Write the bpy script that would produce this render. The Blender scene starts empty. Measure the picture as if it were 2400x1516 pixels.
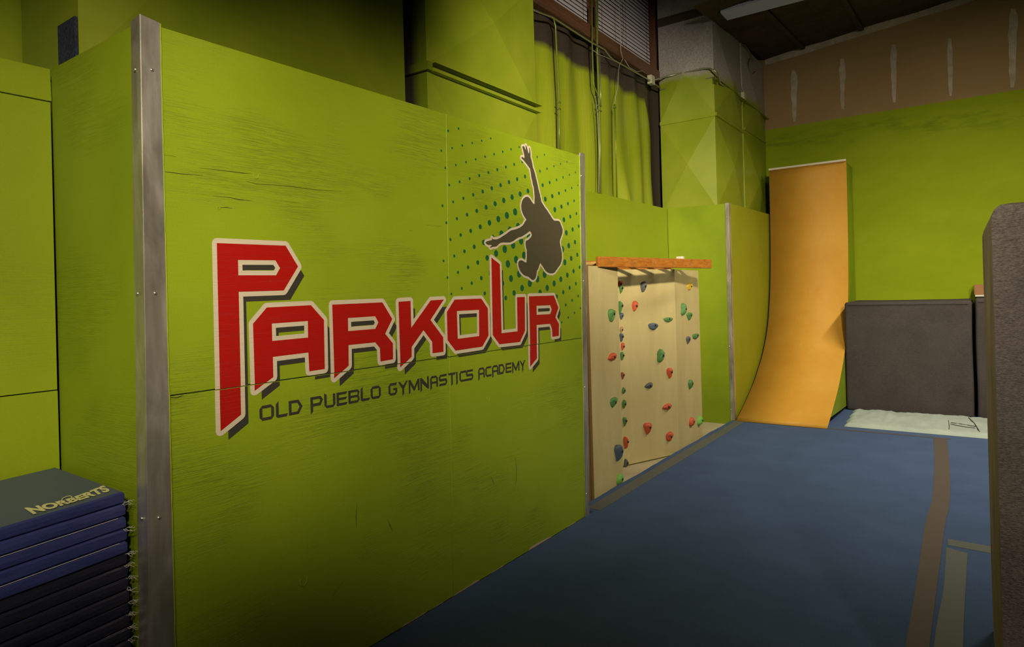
import bpy, bmesh, math, random
from mathutils import Vector, Matrix
from mathutils.geometry import delaunay_2d_cdt
from mathutils import noise as mnoise
random.seed(7)
H = 1.496                      # eye height above the blue floor
# ------------------------------------------------------------------ camera
F, CX, CY, ROLL = 1534.0, 1200.0, 690.0, -0.0276
YAW = math.atan(1080 / 1534.0)
FW = Vector((-math.sin(YAW), math.cos(YAW), 0)); RT = Vector((math.cos(YAW), math.sin(YAW), 0)); UP = Vector((0, 0, 1))
_c, _s = math.cos(ROLL), math.sin(ROLL)
scene = bpy.context.scene
COL = scene.collection
cd = bpy.data.cameras.new('camera'); cam = bpy.data.objects.new('camera', cd); COL.objects.link(cam)
cr = RT * _c + UP * _s; cu = RT * (-_s) + UP * _c; cb = -FW
cam.matrix_world = Matrix(((cr.x, cu.x, cb.x, 0), (cr.y, cu.y, cb.y, 0), (cr.z, cu.z, cb.z, H), (0, 0, 0, 1)))
cd.sensor_width = 36; cd.lens = 36 * F / 2400; cd.shift_y = (CY - 758) / 2400; cd.clip_start = .02; cd.clip_end = 60
scene.camera = cam
# ------------------------------------------------------------------ world, lamps, exposure
scene.view_settings.view_transform = 'Standard'; scene.view_settings.look = 'None'
scene.view_settings.exposure = 0.5; scene.view_settings.gamma = 1; scene.view_settings.use_curve_mapping = False
w = bpy.data.worlds.new('world'); scene.world = w; w.use_nodes = True
w.node_tree.nodes['Background'].inputs[0].default_value = (1, .9, .75, 1)
w.node_tree.nodes['Background'].inputs[1].default_value = 0.02
def area_lamp(name, loc, target, sx, sy, power, spread, col=(1, .87, .66)):
    l = bpy.data.lights.new(name, 'AREA'); l.shape = 'RECTANGLE'; l.size = sx; l.size_y = sy
    l.energy = power; l.spread = math.radians(spread); l.color = col
    o = bpy.data.objects.new(name, l); COL.objects.link(o); o.location = loc
    z = (Vector(loc) - Vector(target)).normalized(); y = Vector((0, 1, 0)); y = (y - z * y.dot(z)).normalized(); x = y.cross(z)
    o.rotation_euler = Matrix((x, y, z)).transposed().to_euler()
    return o
# added unseen spots, soft cones washing partitions and far end, fading high and low
def spot_lamp(loc, target, power, cone=50, blend=1.0, r=.12, col=(1, .86, .64)):
    l = bpy.data.lights.new('added_spot', 'SPOT'); l.energy = power; l.spot_size = math.radians(cone); l.spot_blend = blend; l.shadow_soft_size = r; l.color = col
    o = bpy.data.objects.new('added_spot', l); COL.objects.link(o); o.location = loc
    o.rotation_euler = (Vector(target) - Vector(loc)).to_track_quat('-Z', 'Y').to_euler(); return o
spot_lamp((1.2, -1.2, 3.3), (-2.75, .95, 1.62), 430, 36)
spot_lamp((1.3, -.9, 3.3), (-2.15, 2.2, 1.66), 440, 36)
spot_lamp((1.4, -.6, 3.3), (-2.15, 3.9, 1.65), 480, 38)
spot_lamp((1.5, -.3, 3.3), (-3.0, 5.9, 2.62), 1700, 34)
spot_lamp((1.5, -.3, 3.3), (-2.3, 7.8, 1.8), 240, 40)
spot_lamp((1.5, -.3, 3.3), (-1.2, 9.2, 1.75), 640, 42)
spot_lamp((1.0, -.3, 3.4), (.9, 9.4, 1.75), 560, 38)
spot_lamp((1.9, -1.6, 2.7), (.7, 2.2, 1.35), 170, 42)
spot_lamp((-1.3, -1.2, 3.2), (.0, 7.4, .3), 480, 34)
spot_lamp((-1.4, -.4, 3.0), (.1, 2.8, 1.3), 120, 34)
spot_lamp((-.6, -.9, 2.7), (-2.45, .55, .85), 45, 40)
area_lamp('overhead_fill', (0.9, 6.6, 4.3), (-.4, 7.4, 0), .3, 3.0, 60, 110)  # added unseen overhead fill for the far floor

# ------------------------------------------------------------------ pixel tools (planes in metres, z relative to the eye)
def ray(x, y):
    u = (x - CX) / F; v = -(y - CY) / F
    return FW + RT * (u * _c - v * _s) + UP * (u * _s + v * _c)
def atX(x, y, X0):
    r = ray(x, y); return r * (X0 / r.x)
def atY(x, y, Y0):
    r = ray(x, y); return r * (Y0 / r.y)
def atZ(x, y, Z0):
    r = ray(x, y); return r * (Z0 / r.z)
def proj(P):
    z = P.dot(FW); a = P.dot(RT) / z; b = P.z / z
    return CX + F * (a * _c + b * _s), CY + F * (a * _s - b * _c)
# ------------------------------------------------------------------ materials
def new_mat(name, col=(.5, .5, .5), rough=.6, metal=0.0, spec=.5):
    m = bpy.data.materials.new(name); m.use_nodes = True
    b = m.node_tree.nodes['Principled BSDF']
    b.inputs['Base Color'].default_value = (*col, 1); b.inputs['Roughness'].default_value = rough
    b.inputs['Metallic'].default_value = metal; b.inputs['Specular IOR Level'].default_value = spec
    return m
def N(m, t, **kw):
    n = m.node_tree.nodes.new(t)
    for k, v in kw.items(): setattr(n, k, v)
    return n
def lk(m, a, b): m.node_tree.links.new(a, b)
def coords(m, scale=(1, 1, 1), rot=(0, 0, 0), kind='Object'):
    t = N(m, 'ShaderNodeTexCoord'); mp = N(m, 'ShaderNodeMapping')
    mp.inputs['Scale'].default_value = scale; mp.inputs['Rotation'].default_value = rot
    if kind == 'World':
        g = N(m, 'ShaderNodeNewGeometry'); lk(m, g.outputs['Position'], mp.inputs[0])
    else: lk(m, t.outputs[kind], mp.inputs[0])
    return mp.outputs[0]
def noise(m, vec, scale, detail=4, rough=.55, dist=0.0):
    n = N(m, 'ShaderNodeTexNoise'); n.inputs['Scale'].default_value = scale; n.inputs['Detail'].default_value = detail
    n.inputs['Roughness'].default_value = rough; n.inputs['Distortion'].default_value = dist
    lk(m, vec, n.inputs['Vector']); return n.outputs['Fac']
def ramp(m, fac, stops):
    r = N(m, 'ShaderNodeValToRGB'); el = r.color_ramp.elements
    while len(el) < len(stops): el.new(.5)
    for e, (p, c) in zip(el, stops): e.position = p; e.color = (*c, 1)
    lk(m, fac, r.inputs[0]); return r.outputs[0]
def mixc(m, fac, a, b, mode='MIX'):
    n = N(m, 'ShaderNodeMix', data_type='RGBA', blend_type=mode)
    for s, v in ((0, fac), (6, a), (7, b)):
        if hasattr(v, 'links') or hasattr(v, 'is_linked'): lk(m, v, n.inputs[s])
        else: n.inputs[s].default_value = v if s == 0 else (*v, 1)
    return n.outputs[2]
def math_(m, op, a, b=0.0, clamp=False):
    n = N(m, 'ShaderNodeMath', operation=op, use_clamp=clamp)
    for i, v in enumerate((a, b)):
        if isinstance(v, (int, float)): n.inputs[i].default_value = v
        else: lk(m, v, n.inputs[i])
    return n.outputs[0]
def setc(m, out): lk(m, out, m.node_tree.nodes['Principled BSDF'].inputs['Base Color'])
def bump(m, h, dist=.002, strength=1.0):
    n = N(m, 'ShaderNodeBump'); n.inputs['Strength'].default_value = strength; n.inputs['Distance'].default_value = dist
    lk(m, h, n.inputs['Height']); lk(m, n.outputs[0], m.node_tree.nodes['Principled BSDF'].inputs['Normal'])
def axis(m, which):
    g = N(m, 'ShaderNodeNewGeometry'); s = N(m, 'ShaderNodeSeparateXYZ'); lk(m, g.outputs['Position'], s.inputs[0]); return s.outputs[which]
GREEN = (.232, .330, .008); GREEN_D = (.205, .300, .007)
def ply_green(name, c0=GREEN, c1=(.262, .362, .011), grain='Y', strength=1.0, rough=.46):
    m = new_mat(name, c0, rough, spec=.3)
    sc = (3, 1.1, 30) if grain == 'Y' else (1.1, 3, 30)
    v = coords(m, sc, kind='World')
    n1 = noise(m, v, 5, 6, .62, 1.2); n2 = noise(m, coords(m, (1, 1, 1), kind='World'), 2.2, 3)
    n3 = noise(m, coords(m, (1, 1, 1), kind='World'), 180, 2)
    base = mixc(m, ramp(m, n2, [(.35, (0, 0, 0)), (.65, (1, 1, 1))]), c0, c1)
    base = mixc(m, .10, base, ramp(m, n3, [(.3, (.2, .25, .01)), (.7, (.4, .45, .05))]))
    setc(m, base)
    # raised grain only in patches
    patch = ramp(m, noise(m, coords(m, (1, 1, 1.6), kind='World'), 1.6, 2), [(.48, (0, 0, 0)), (.62, (1, 1, 1))])
    h = math_(m, 'MULTIPLY', ramp(m, n1, [(.42, (0, 0, 0)), (.50, (1, 1, 1))]), math_(m, 'ADD', math_(m, 'MULTIPLY', patch, .9), .12))
    h = math_(m, 'ADD', h, math_(m, 'MULTIPLY', n3, .12))
    bump(m, h, .0010 * strength, .8)
    return m
M = {}
M['ply'] = ply_green('green_plywood'); M['ply2'] = ply_green('green_plywood_return', strength=.5, grain='X', c0=GREEN_D)
M['ply3'] = ply_green('green_wall_paint', (.262, .352, .007), (.292, .38, .010), strength=.3)
M['red'] = new_mat('red_paint', (.40, .006, .003), .42); M['white'] = new_mat('cream_paint', (.62, .54, .40), .5)
M['grey'] = new_mat('dark_grey_paint', (.040, .037, .028), .5); M['dotg'] = new_mat('teal_green_paint', (.010, .105, .040), .45)
M['grey2'] = new_mat('olive_grey_paint', (.075, .065, .040), .38)
for k in ('red', 'white', 'grey', 'dotg', 'grey2'):
    m = M[k]; bump(m, ramp(m, noise(m, coords(m, (3, .6, 14), kind='World'), 5, 6, .62, 1.2), [(.42, (0, 0, 0)), (.5, (1, 1, 1))]), .0006, .6)
m = M['steel'] = new_mat('galvanised_steel', (.46, .43, .38), .3, .85)
n = noise(m, coords(m, (1, 1, .35), kind='World'), 9, 4, .6, .8); setc(m, ramp(m, n, [(.3, (.40, .37, .31)), (.7, (.78, .74, .66))]))
lk(m, ramp(m, noise(m, coords(m, (1, 1, .2), kind='World'), 14, 4), [(.3, (.34, .34, .34)), (.7, (.55, .55, .55))]), m.node_tree.nodes['Principled BSDF'].inputs['Roughness'])
M['screw'] = new_mat('zinc_screw', (.7, .68, .62), .3, .9)
def duct_mat(name, mask_kind, edge, soft, galv=(.37, .35, .335)):
    m = new_mat(name, GREEN, .38, spec=.5)
    t = axis(m, mask_kind); nn = noise(m, coords(m, (1, 1, 1), kind='World'), 3, 3)
    f = math_(m, 'DIVIDE', math_(m, 'ADD', math_(m, 'SUBTRACT', t, edge), math_(m, 'MULTIPLY', math_(m, 'SUBTRACT', nn, .5), soft * 1.5)), soft)
    f = ramp(m, f, [(.3, (0, 0, 0)), (.9, (1, 1, 1))])
    sp = noise(m, coords(m, (1, 1, 1), kind='World'), 55, 4, .7)
    g = ramp(m, sp, [(.3, tuple(c * .7 for c in galv)), (.7, tuple(c * 1.3 for c in galv))])
    gn = ramp(m, nn, [(.3, (.22, .30, .012)), (.7, (.29, .345, .022))])
    setc(m, mixc(m, f, gn, g))
    return m
M['duct_g'] = duct_mat('painted_duct', 2, 40, .2)
M['duct_c'] = duct_mat('half_painted_duct', 2, H + 2.36, .22)
M['duct_side'] = duct_mat('duct_side_overspray', 0, -5, .2)
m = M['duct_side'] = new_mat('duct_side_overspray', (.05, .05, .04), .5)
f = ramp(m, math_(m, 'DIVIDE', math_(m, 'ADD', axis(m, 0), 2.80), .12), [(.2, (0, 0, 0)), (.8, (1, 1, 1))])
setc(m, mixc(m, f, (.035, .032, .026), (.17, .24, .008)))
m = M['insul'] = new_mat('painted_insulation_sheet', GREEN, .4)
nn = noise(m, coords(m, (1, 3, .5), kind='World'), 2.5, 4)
fz = math_(m, 'DIVIDE', math_(m, 'SUBTRACT', math_(m, 'ADD', axis(m, 2), math_(m, 'MULTIPLY', nn, .10)), H + 2.20 + .05), .07)  # dark upper band: bare sheet plus sill shade put into the colour
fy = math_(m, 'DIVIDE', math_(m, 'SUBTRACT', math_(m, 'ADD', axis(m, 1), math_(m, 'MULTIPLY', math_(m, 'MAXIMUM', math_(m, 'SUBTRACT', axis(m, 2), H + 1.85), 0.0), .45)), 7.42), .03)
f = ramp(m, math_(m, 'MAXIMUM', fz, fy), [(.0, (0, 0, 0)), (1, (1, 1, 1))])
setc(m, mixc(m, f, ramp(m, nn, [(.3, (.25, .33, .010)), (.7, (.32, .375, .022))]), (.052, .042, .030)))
bump(m, noise(m, coords(m, (1, 14, .8), kind='World'), 3, 3), .006, .5)
m = M['far'] = new_mat('far_wall_paint', GREEN, .8, spec=.12)
f = math_(m, 'GREATER_THAN', axis(m, 2), H + 2.253)
nn = noise(m, coords(m, (1, 1, 2), kind='World'), 1.4, 6, .65)
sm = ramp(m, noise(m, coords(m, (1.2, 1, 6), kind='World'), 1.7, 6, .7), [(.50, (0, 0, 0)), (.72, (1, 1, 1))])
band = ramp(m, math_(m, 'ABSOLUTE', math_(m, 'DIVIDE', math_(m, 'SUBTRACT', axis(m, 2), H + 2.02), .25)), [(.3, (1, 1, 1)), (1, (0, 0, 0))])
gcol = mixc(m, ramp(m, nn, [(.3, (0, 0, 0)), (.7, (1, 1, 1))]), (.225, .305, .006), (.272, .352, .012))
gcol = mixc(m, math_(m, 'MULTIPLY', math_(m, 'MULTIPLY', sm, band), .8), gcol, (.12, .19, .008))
dry = mixc(m, nn, (.30, .20, .085), (.36, .25, .12))
setc(m, mixc(m, f, gcol, dry)); bump(m, noise(m, coords(m, kind='World'), 60, 3), .001, .4)
m = M['mud'] = new_mat('joint_compound_white', (.46, .40, .30), .8); setc(m, ramp(m, noise(m, coords(m, kind='World'), 12, 4), [(.3, (.36, .30, .21)), (.7, (.52, .46, .36))]))
def fabric(name, c0, c1, sc=220, rough=.95, dist=.002, big=.12, stretch=(1, 1, 1)):
    m = new_mat(name, c0, rough, spec=.15)
    n1 = noise(m, coords(m, stretch, kind='World'), sc, 3, .7); n2 = noise(m, coords(m, kind='World'), 3, 5, .6)
    c = ramp(m, n1, [(.3, c0), (.7, c1)])
    c = mixc(m, big, c, ramp(m, n2, [(.3, (0, 0, 0)), (.7, tuple(min(1, x * 2.2) for x in c1))]))
    setc(m, c); bump(m, n1, dist, .8)
    m.node_tree.nodes['Principled BSDF'].inputs['Sheen Weight'].default_value = .0
    return m
M['carpet'] = fabric('blue_carpet', (.050, .086, .180), (.070, .116, .235), 160, dist=.001, big=.07)
M['char'] = fabric('charcoal_fabric', (.042, .036, .036), (.072, .063, .063), 120, dist=.001, big=.10, stretch=(.4, 1, 2.4))
m = M['rib'] = fabric('ribbed_charcoal_carpet', (.040, .034, .032), (.185, .162, .150), 230, dist=.004, big=.15, stretch=(.5, .5, 1.4))
m = M['nbside'] = fabric('brown_side_carpet', (.15, .12, .08), (.25, .205, .14), 150, dist=.002, big=.2)  # block's left face, browner and paler than the ribbed front
M['mint'] = fabric('pale_mint_cotton', (.31, .38, .345), (.38, .45, .41), 260, dist=.0005, big=.1)
M['base'] = fabric('beige_subfloor', (.42, .36, .22), (.52, .44, .29), 30, rough=.5, dist=.0004)
M['ceil'] = fabric('dark_ceiling_insulation', (.050, .036, .024), (.075, .055, .038), 8, dist=.004)
M['room'] = fabric('dim_hall_wall', (.10, .12, .05), (.12, .14, .06), 8)
M['tape_b'] = new_mat('brown_cloth_tape', (.088, .068, .060), .7); M['tape_g'] = new_mat('grey_cloth_tape', (.098, .110, .106), .65)
m = M['ramp'] = new_mat('amber_hardboard', (.60, .29, .035), .6, spec=.25)
setc(m, ramp(m, noise(m, coords(m, kind='World'), 1.8, 7, .7), [(.3, (.55, .275, .028)), (.7, (.63, .345, .052))])); bump(m, noise(m, coords(m, kind='World'), 90, 2), .0006, .5)
M['alu'] = new_mat('pale_metal_edge', (.75, .68, .55), .4, .2)
m = M['climb'] = new_mat('cream_climbing_ply', (.52, .44, .22), .6)
c = ramp(m, noise(m, coords(m, (1, 1, .25), kind='World'), 4, 6, .65), [(.3, (.45, .375, .160)), (.7, (.54, .46, .215))])
setc(m, mixc(m, math_(m, 'MULTIPLY', ramp(m, noise(m, coords(m, kind='World'), 9, 3, .5, 2.0), [(.62, (0, 0, 0)), (.72, (1, 1, 1))]), .15), c, (.7, .65, .45)))
M['raw'] = new_mat('brown_ply_edge', (.20, .115, .04), .7)
def wood(name, c0, c1, sc=(30, 2, 30), rough=.4):
    m = new_mat(name, c0, rough); n = noise(m, coords(m, sc, kind='World'), 2, 6, .6, .6)
    setc(m, ramp(m, n, [(.3, c0), (.7, c1)])); bump(m, n, .001, .4); return m
M['wood'] = wood('varnished_orange_wood', (.27, .085, .008), (.46, .185, .028))
M['rung'] = wood('pale_rung_wood', (.50, .30, .08), (.66, .42, .14))
M['sill'] = wood('red_brown_steel_sill', (.10, .045, .022), (.17, .085, .045), rough=.5)
M['slat'] = new_mat('pale_blind_slat', (.74, .74, .82), .5); M['bframe'] = new_mat('brown_window_frame', (.07, .05, .03), .5)
M['redcord'] = new_mat('dark_red_ladder_tape', (.10, .006, .008), .7)
M['glass'] = new_mat('dim_window_glass', (.03, .03, .035), .1)
M['pipe_g'] = new_mat('green_painted_conduit', (.17, .22, .03), .35, .3); M['pipe'] = new_mat('conduit_steel', (.42, .42, .33), .35, .8)
M['boxm'] = new_mat('pale_junction_box', (.50, .50, .36), .5); M['wire'] = new_mat('pale_wire', (.42, .40, .32), .6); M['wired'] = new_mat('dark_cable', (.02, .018, .015), .6)
M['vinyl_top'] = new_mat('slate_sheen_vinyl', (.10, .125, .165), .6, spec=.2);  # top face: gloss on the navy vinyl painted in as slate
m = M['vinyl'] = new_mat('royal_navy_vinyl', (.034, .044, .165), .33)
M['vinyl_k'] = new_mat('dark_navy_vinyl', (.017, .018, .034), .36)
for k in ('vinyl', 'vinyl_k', 'vinyl_top'):
    m = M[k]; bump(m, noise(m, coords(m, (1.5, 1.5, 6), kind='World'), 7, 4, .6, .5), .004 if k != 'vinyl_top' else .0005, .6)
M['yellow'] = new_mat('pale_yellow_print', (.80, .74, .38), .5); M['thread'] = new_mat('frayed_white_thread', (.45, .44, .40), .9); M['seam'] = new_mat('cream_seam', (.45, .42, .36), .7)
M['navyf'] = fabric('navy_carpet_offcut', (.012, .015, .028), (.05, .06, .095), 90)
for k, c in dict(h_red=(.50, .085, .030), h_green=(.075, .20, .050), h_blue=(.060, .095, .125), h_grey=(.085, .09, .095), h_yellow=(.50, .33, .02), h_lime=(.16, .42, .06), h_tan=(.33, .22, .09), h_dred=(.26, .06, .035)).items():
    m = M[k] = new_mat(k.replace('h_', 'resin_'), c, .62); bump(m, noise(m, coords(m, kind='World'), 160, 3), .001, .5)
M['hole'] = new_mat('bolt_recess', (.01, .01, .01), .7)
m = M['lamp'] = new_mat('lamp_diffuser', (.16, .16, .165), .6)
m.node_tree.nodes['Principled BSDF'].inputs['Emission Color'].default_value = (1, .98, .95, 1); m.node_tree.nodes['Principled BSDF'].inputs['Emission Strength'].default_value = .022
M['brownbox'] = new_mat('brown_box', (.30, .13, .04), .6); M['cream'] = new_mat('white_plastic', (.62, .6, .5), .5)
# ------------------------------------------------------------------ object helpers
WORLD = {}
def empty(name, loc, label=None, cat=None, group=None, kind=None):
    o = bpy.data.objects.new(name, None); COL.objects.link(o); o.empty_display_size = .1
    o.location = (loc[0], loc[1], loc[2] + H); WORLD[o.name] = Vector(o.location)
    tag(o, label, cat, group, kind); return o
def tag(o, label=None, cat=None, group=None, kind=None):
    if label: o['label'] = label
    if cat: o['category'] = cat
    if group: o['group'] = group
    if kind: o['kind'] = kind
    return o
def mesh(name, verts, faces, mat, parent=None, smooth=False, bevel=0, seg=2, mats=None, fmats=None):
    """one mesh object; z of verts is relative to the eye"""
    vs = [Vector((v[0], v[1], v[2] + H)) for v in verts]
    lo = Vector((min(v.x for v in vs), min(v.y for v in vs), min(v.z for v in vs))); hi = Vector((max(v.x for v in vs), max(v.y for v in vs), max(v.z for v in vs)))
    org = Vector(((lo.x + hi.x) / 2, (lo.y + hi.y) / 2, lo.z))
    me = bpy.data.meshes.new(name); me.from_pydata([v - org for v in vs], [], faces)
    for mm in (mats or [mat]): me.materials.append(mm)
    if fmats:
        for p, i in zip(me.polygons, fmats): p.material_index = i
    bm = bmesh.new(); bm.from_mesh(me)
    bmesh.ops.remove_doubles(bm, verts=bm.verts, dist=1e-6)
    if bevel:
        es = [e for e in bm.edges if len(e.link_faces) == 2 and e.calc_face_angle(0) > .5]
        bmesh.ops.bevel(bm, geom=es, offset=bevel, segments=seg, affect='EDGES', profile=.5)
    if smooth is not None and not fmats: bmesh.ops.recalc_face_normals(bm, faces=bm.faces)
    bm.to_mesh(me); bm.free()
    if smooth:
        for p in me.polygons: p.use_smooth = True
    o = bpy.data.objects.new(name, me); COL.objects.link(o); WORLD[o.name] = org
    if parent: o.parent = parent; o.location = org - WORLD[parent.name]
    else: o.location = org
    return o
def boxg(x0, x1, y0, y1, z0, z1):
    v = [(x, y, z) for x in (x0, x1) for y in (y0, y1) for z in (z0, z1)]
    f = [(0, 1, 3, 2), (4, 6, 7, 5), (0, 4, 5, 1), (2, 3, 7, 6), (0, 2, 6, 4), (1, 5, 7, 3)]
    return v, f
def box(name, b, mat, parent=None, bevel=0, **k):
    v, f = boxg(*b); return mesh(name, v, f, mat, parent, bevel=bevel, **k)
def join(parts):
    V, Fc = [], []
    for v, f in parts:
        n = len(V); V += list(v); Fc += [tuple(i + n for i in q) for q in f]
    return V, Fc
def prism(pts, d):
    """closed polygon (3D points) extruded by vector d"""
    n = len(pts); d = Vector(d); v = [Vector(p) for p in pts] + [Vector(p) + d for p in pts]
    f = [tuple(range(n))[::-1], tuple(range(n, 2 * n))] + [(i, (i + 1) % n, n + (i + 1) % n, n + i) for i in range(n)]
    return v, f
def tube(pts, r, seg=8):
    pts = [Vector(p) for p in pts]; V = []; Fc = []
    for i, p in enumerate(pts):
        t = (pts[min(i + 1, len(pts) - 1)] - pts[max(i - 1, 0)]).normalized()
        a = Vector((0, 0, 1)) if abs(t.z) < .9 else Vector((1, 0, 0)); u = t.cross(a).normalized(); w_ = t.cross(u)
        for k in range(seg):
            an = 2 * math.pi * k / seg; V.append(p + (u * math.cos(an) + w_ * math.sin(an)) * r)
    for i in range(len(pts) - 1):
        for k in range(seg):
            a = i * seg + k; b = i * seg + (k + 1) % seg; Fc.append((a, b, b + seg, a + seg))
    Fc.append(tuple(range(seg))[::-1]); Fc.append(tuple(range(len(V) - seg, len(V))))
    return V, Fc
def disc(c, nrm, r, h, seg=12, dome=.6):
    c = Vector(c); nrm = Vector(nrm).normalized(); a = Vector((0, 0, 1)) if abs(nrm.z) < .9 else Vector((1, 0, 0)); u = nrm.cross(a).normalized(); w_ = nrm.cross(u)
    V = []
    for hh, rr in ((0, 1), (h * .6, .85), (h, .45)):
        for k in range(seg):
            an = 2 * math.pi * k / seg; V.append(c + nrm * hh + (u * math.cos(an) + w_ * math.sin(an)) * r * rr)
    Fc = [(l * seg + k, l * seg + (k + 1) % seg, (l + 1) * seg + (k + 1) % seg, (l + 1) * seg + k) for l in range(2) for k in range(seg)]
    Fc.append(tuple(range(2 * seg, 3 * seg)))
    return V, Fc

FL = -H                        # top of the blue carpet, base floor 5 cm lower
BF = FL - .05
# ================================================================== room shell
YW = 9.8
st = lambda o: tag(o, kind='structure')
st(box('floor', (-3.3, 4.1, -3, YW + .1, BF - .1, BF), M['base']))
v, f = join([boxg(-3.3, -3.2, -3, 4.55, BF, 4.3), boxg(-3.3, -3.2, 7.72, YW, BF, 4.3), boxg(-3.3, -3.2, 4.55, 7.72, BF, 2.6), boxg(-3.3, -3.2, 4.55, 7.72, 3.95, 4.3)])
st(mesh('wall_left', v, f, M['ply3']))
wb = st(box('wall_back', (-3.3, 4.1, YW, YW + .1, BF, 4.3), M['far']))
st(box('wall_right', (4.0, 4.1, -3, YW, BF, 4.3), M['room'])); st(box('wall_front', (-3.3, 4.1, -3.1, -3, BF, 4.3), M['room']))
ceil = st(box('ceiling', (-3.3, 4.1, -3, YW + .1, 4.3, 4.4), M['ceil']))
cz = lambda x, y: 3.25 + .08 * (y - 9.8) + .10 * (x + 2.42)
gv = []; nx, ny = 24, 12
for j in range(ny + 1):
    for i in range(nx + 1):
        x = -2.37 + 6.37 * i / nx; y = 6.85 + 2.94 * j / ny
        gv.append((x, y, cz(x, y) + .02 * mnoise.noise(Vector((x * 2, y * 2, 3)))))
gf = [(j * (nx + 1) + i, j * (nx + 1) + i + 1, (j + 1) * (nx + 1) + i + 1, (j + 1) * (nx + 1) + i) for j in range(ny) for i in range(nx)]
low = st(mesh('ceiling', gv, gf, M['ceil'], smooth=True))
for px in (2005, 1860):
    a = atY(px, 60, 9.2); x = a.x
    mesh('roof_purlin', *prism([(x - .03, 7.0, cz(x, 7.0) - .03), (x + .03, 7.0, cz(x, 7.0) - .03), (x + .03, 7.0, cz(x, 7.0) + .03), (x - .03, 7.0, cz(x, 7.0) + .03)], (0, 2.75, .22)), M['ceil'], low)
# joint compound on the bare plasterboard
def blob(pts, y0, y1, name='joint_compound', par=wb):
    mesh(name, *prism([(p.x, y0, p.z) for p in pts], (0, y1 - y0, 0)), M['mud'], par)
for x0, y0, x1, y1, wd in ((1860, 165, 1862, 285, 15), (1974, 138, 1975, 255, 14), (2094, 105, 2096, 240, 14), (2226, 90, 2228, 225, 12), (2374, 20, 2372, 205, 20)):
    P = []; n = 9
    for k in range(n + 1):
        t = k / n; e = .55 if k in (0, n) else 1
        P.append(atY(x0 + (x1 - x0) * t - wd / 2 * e * (1 + .25 * random.uniform(-1, 1)) * (1.0 if t < .6 else .7), y0 + (y1 - y0) * t, YW - .003))
    for k in range(n, -1, -1):
        t = k / n; e = .55 if k in (0, n) else 1
        P.append(atY(x0 + (x1 - x0) * t + wd / 2 * e * (1 + .25 * random.uniform(-1, 1)) * (1.0 if t < .6 else .7), y0 + (y1 - y0) * t, YW - .003))
    blob(P, YW - .003, YW + .001)
P = []; n = 26
for k in range(n + 1):
    x = -2.36 + 5 * k / n; P.append(Vector((x, 0, cz(x, YW) + .1)))
for k in range(n, -1, -1):
    x = -2.36 + 5 * k / n; P.append(Vector((x, 0, cz(x, YW) - .085 - .035 * mnoise.noise(Vector((x * 3, 1, 1))))))
blob(P, YW - .004, YW + .001)

# ================================================================== blue carpeted floor, tapes
def edge_x(y): return -2.275 + .012 * mnoise.noise(Vector((y * 2.3, 0, 0))) + .006 * mnoise.noise(Vector((y * 7, 3, 0)))
pts = [(3.95, -2.9), (3.95, 9.75), (-2.0, 9.75), (-2.0, 7.52), (-2.232, 7.49), (-2.262, 7.44)]
yy = 7.4
while yy > 3.97: pts.append((edge_x(yy), yy)); yy -= .06
pts += [(-2.265, 3.96), (-2.1485, 3.96), (-2.1485, 1.1), (-1.6, .9), (-1.6, -2.9)]
cf = mesh('carpet', *prism([(x, y, BF) for x, y in pts], (0, 0, .05)), M['carpet'])
tag(cf, 'blue carpeted foam floor running from the painted partition to the far wall', 'carpet')
def strip(name, left, right, mat, label, cat='tape'):
    n = len(left); V = [(p[0], p[1], FL + .0005) for p in left] + [(p[0], p[1], FL + .0005) for p in right]
    V += [(x, y, FL + .0025) for x, y, z in V]
    Fc = []
    for i in range(n - 1):
        Fc += [(i, i + 1, n + i + 1, n + i), (2 * n + i, 3 * n + i, 3 * n + i + 1, 2 * n + i + 1), (i, 2 * n + i, 2 * n + i + 1, i + 1), (n + i, n + i + 1, 3 * n + i + 1, 3 * n + i)]
    Fc += [(0, n, 3 * n, 2 * n), (n - 1, 3 * n - 1, 4 * n - 1, 2 * n - 1)]
    return tag(mesh(name, V, Fc, mat), label, cat)
L_ = [(-2.225 + .004 * mnoise.noise(Vector((y * .06 * 5, 9, 0))), 3.99 + .06 * y) for y in range(59)]
strip('floor_tape', L_, [(x + .105, y) for x, y in L_], M['tape_g'], 'grey tape strip along the floor edge in front of the climbing wall')
yl = [(-.341, 7.47), (-.318, 7.0), (-.285, 6.22), (-.264, 5.35), (-.275, 4.76), (-.262, 3.63), (-.262, 2.6), (-.262, 1.4)]
yr = [(-.236, 7.47), (-.212, 7.0), (-.183, 6.27), (-.160, 5.30), (-.172, 4.84), (-.178, 3.68), (-.180, 2.6), (-.180, 1.4)]
def dens(P, n=6):
    out = []
    for i in range(len(P) - 1):
        q = [P[max(i - 1, 0)], P[i], P[i + 1], P[min(i + 2, len(P) - 1)]]
        for k in range(n):
            t = k / n; out.append(tuple(.5 * (2 * b + (c - a) * t + (2 * a - 5 * b + 4 * c - d) * t * t + (-a + 3 * b - 3 * c + d) * t ** 3) for a, b, c, d in zip(*q)))
    return out + [P[-1]]
strip('floor_tape', dens(yl), dens(yr), M['tape_b'], 'long curving brown tape strip down the blue floor towards the camera')
strip('floor_tape', [(-1.27, 7.475), (-.2, 7.475)], [(-1.27, 7.515), (-.2, 7.515)], M['tape_b'], 'thin brown tape line between the curved ramp and the mint mat')
strip('floor_tape', dens([(-.155, 4.41), (-.150, 3.8), (-.164, 3.2), (-.165, 1.5)]), dens([(-.056, 4.37), (-.062, 3.85), (-.066, 3.3), (-.066, 1.5)]), M['tape_g'], 'short wide grey tape strip beside the brown one, right foreground')
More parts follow.
